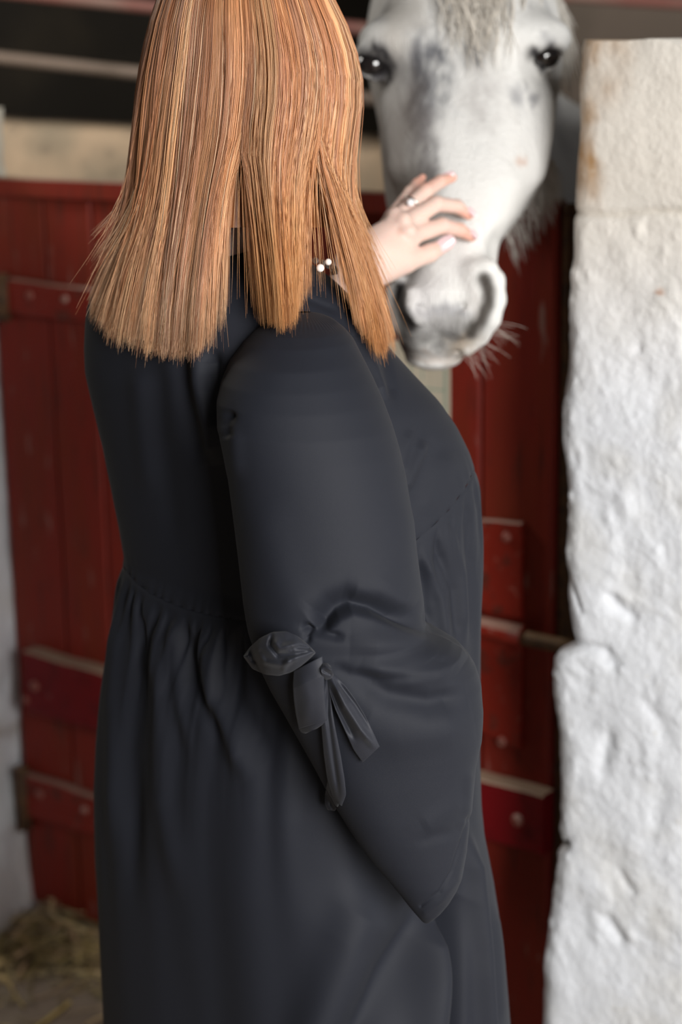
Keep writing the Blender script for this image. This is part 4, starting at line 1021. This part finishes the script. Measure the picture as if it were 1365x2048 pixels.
# ---- hair
HAIR = [(-150, 470, 520, 1.80, .02), (-135, 420, 570, 1.80, .05), (-100, 366, 620, 1.80, .078), (-40, 326, 655, 1.80, .096), (0, 311, 672, 1.80, .103), (50, 294, 698, 1.80, .108), (100, 283, 716, 1.80, .111), (150, 273, 727, 1.80, .113),
        (200, 266, 728, 1.80, .114), (250, 261, 722, 1.80, .114), (300, 256, 714, 1.80, .113), (350, 253, 709, 1.80, .112), (400, 249, 706, 1.80, .111), (450, 245, 706, 1.80, .111), (500, 238, 709, 1.80, .113), (700, 200, 740, 1.80, .12)]
HT = smoothrows(HAIR, 300, 7)
U_ = [-1, -.97, -.85, -.6, -.35, -.14, -.04, .0, .001, .15, .35, .55, .68, .681, .8, .93, 1.0]
XE = [186, 200, 235, 298, 358, 402, 428, 434, 528, 545, 568, 590, 600, 708, 728, 752, 768]
YE = [602, 628, 660, 688, 697, 694, 655, 610, 618, 634, 640, 622, 575, 600, 640, 672, 692]
def hair():
    nc = 560; per = 38; k = 16
    # clump centres by angle: near half dense, far half sparse, none in front of the face
    phn = np.concatenate([rng.uniform(np.pi, 2*np.pi, int(nc*.80)), rng.uniform(np.radians(62), np.pi, int(nc*.14)), rng.uniform(-.10, .10, int(nc*.06))])
    nc = len(phn); n = nc*per
    cid = np.repeat(np.arange(nc), per)
    clw = rng.uniform(.014, .060, nc)[cid]
    lay = np.clip(rng.beta(2.2, 1.6, nc), 0, 1)[cid]
    ph0 = phn[cid]; dph = rng.normal(0, 1, n)*clw; lj = rng.normal(0, 1, n)
    t = np.linspace(0, 1, k)[None]
    u = np.cos(ph0+dph*.3)
    xe = np.interp(u, U_, XE)+rng.normal(0, 3.5, n); ye = np.interp(u, U_, YE)+rng.normal(0, 9, n)+rng.normal(0, 10, nc)[cid]-np.abs(rng.normal(0, 5, n))
    short = rng.random(n) < .06; ye = ye-short*rng.uniform(20, 150, n)
    far = np.sin(ph0) > .15
    ye = np.where(far, np.minimum(ye, 600), ye)
    y0 = -146+0*ye
    Yp = y0[:, None]+(ye-y0)[:, None]*t**1.08
    # angle evolves: tight clumps lower down
    ph = ph0[:, None]+dph[:, None]*(1.15-.75*t)+.035*np.sin(t*5+rng.uniform(0, 6, nc)[cid][:, None])*t+rng.normal(0, .010, (n, 1))*t**2
    xl, xr, Yc, hd = rows(HT, Yp)
    rad = (.865+.120*lay)[:, None]+.006*lj[:, None]*.6
    rad = rad+.012*np.sin(t*4+rng.uniform(0, 6, nc)[cid][:, None])
    cx, hw = (xl+xr)/2, (xr-xl)/2
    X = cx+hw*np.cos(ph)*np.minimum(rad, 1.01)
    Y = Yc+hd*np.sin(ph)*rad
    # below the jaw each lock heads for its own end
    b = sm(Yp, 300, 600)*1.0
    tt_ = np.clip((Yp-300)/(ye[:, None]-300+1e-6), 0, 1); b = tt_**np.interp(u, [-1, -.8, -.25, 0, .3, .6, .68, .8, 1], [3.0, 1.9, .95, .62, .9, .8, .75, 1.1, 1.8])[:, None]
    wig = np.cumsum(rng.normal(0, 1, (n, k)), axis=1)*.55*t
    clj = (rng.normal(0, 13, nc)[cid]*np.where((u > 0) & (u < .68), 1.1, .8))[:, None]*t**2
    X = X*(1-b)+(xe[:, None]+cx*0)*b+wig+clj*.8
    # flyaways
    fl = rng.random(n) < .018; X = X+fl[:, None]*(rng.normal(0, 20, n)[:, None])*t**2*1.2
    # lay the near hair over the shoulders
    base = np.where(Y < 1.80, Y, Y)
    lift = .003+.014*lay
    grd = {}
    gx = np.arange(140, 820, 5); gy = np.arange(470, 760, 5); G = np.full((len(gy), len(gx)), 1.80)
    for i, yy in enumerate(gy):
        for j, xx in enumerate(gx):
            q = surfD(float(xx), float(yy)); G[i, j] = 2.2 if q is None else q
    for _ in range(1):
        bb = np.pad(G, 1, mode='edge'); G = np.minimum.reduce([bb[a:a+len(gy), c:c+len(gx)] for a in range(3) for c in range(3)])
    fi = np.clip((Yp-470)/5, 0, len(gy)-1.001); fj = np.clip((X-140)/5, 0, len(gx)-1.001); i0 = fi.astype(int); j0 = fj.astype(int); a = fi-i0; c = fj-j0
    g = (G[i0, j0]*(1-a)*(1-c)+G[i0+1, j0]*a*(1-c)+G[i0, j0+1]*(1-a)*c+G[i0+1, j0+1]*a*c)
    nearm = (np.sin(ph) < .12) & (Yp > 470)
    tgt = g-lift[:, None]-.001
    # each strand leaves the head early enough to clear the shoulder: running minimum from the tip upward
    Ymin = np.where(nearm & (g < 2.1), np.minimum(Y, tgt), Y)
    ex = Y-Ymin
    for q in range(k-2, -1, -1): ex[:, q] = np.maximum(ex[:, q], ex[:, q+1]*.80)
    Y = Y-ex
    # far strands: behind the shoulders they stay above the dress
    S_ = PY(X, Yp, Y)
    base_c = np.array([.56, .265, .120]); lightc = np.array([.72, .40, .20]); dark = np.array([.34, .145, .065]); pink = np.array([.55, .27, .155]); blond = np.array([.74, .52, .33])
    q = rng.random(nc)
    cc = np.where((q < .18)[:, None], lightc, np.where((q < .38)[:, None], dark*1.3, np.where((q < .58)[:, None], pink, base_c)))[cid]
    cc = cc*(.92+.16*rng.random(n))[:, None]*(.72+.52*rng.random(nc))[cid][:, None]
    sx = rng.random(n); cc = np.where((sx < .05)[:, None], blond, cc); cc = np.where((sx > .97)[:, None], dark, cc)
    C = np.repeat(cc[:, None], k, 1)
    # ends are lighter at the back, warmer orange at the front
    le = (sm(t, .72, 1.0)*(u < .0)[:, None]*(rng.random(n) < .6)[:, None])[..., None]; C = C*(1-.45*le)+blond*.45*le
    ro = (sm(t, .4, .9)*(u > .0)[:, None])[..., None]; C = C*(1-.5*ro)+np.array([.66, .31, .105])*.5*ro
    return strands('hair', S_, rng.uniform(.00020, .00038, n), C, M['hair'], woman, WR, 'stuff')
hair()
def hair_cap():
    """the dense hair underneath, a closed shell that fits the skull"""
    pr = np.linspace(-140, 455, 90); th = np.linspace(0, 2*np.pi, 161)[:-1]; PRg, T = np.meshgrid(pr, th, indexing='ij')
    xl, xr, Yc, hd = rows(HT, PRg); hw = (xr-xl)/2*.86; P = PY((xl+xr)/2+hw*np.cos(T), PRg, Yc+hd*.84*np.sin(T))
    w = fbm(np.stack([np.cos(T)*3, np.sin(T)*3, PRg*.0005], -1), 9, 3, 81)
    P[..., 1] += w*.003*np.sign(np.sin(T))
    face = (T > np.radians(8)) & (T < np.radians(58)) & (PRg > -40)
    F = gridfaces(90, 160, True); keep = ~face.reshape(-1)[F].all(1)
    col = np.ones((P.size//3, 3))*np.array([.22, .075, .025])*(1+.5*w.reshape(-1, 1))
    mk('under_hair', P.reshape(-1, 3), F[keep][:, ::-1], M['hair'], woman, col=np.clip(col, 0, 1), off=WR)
hair_cap()
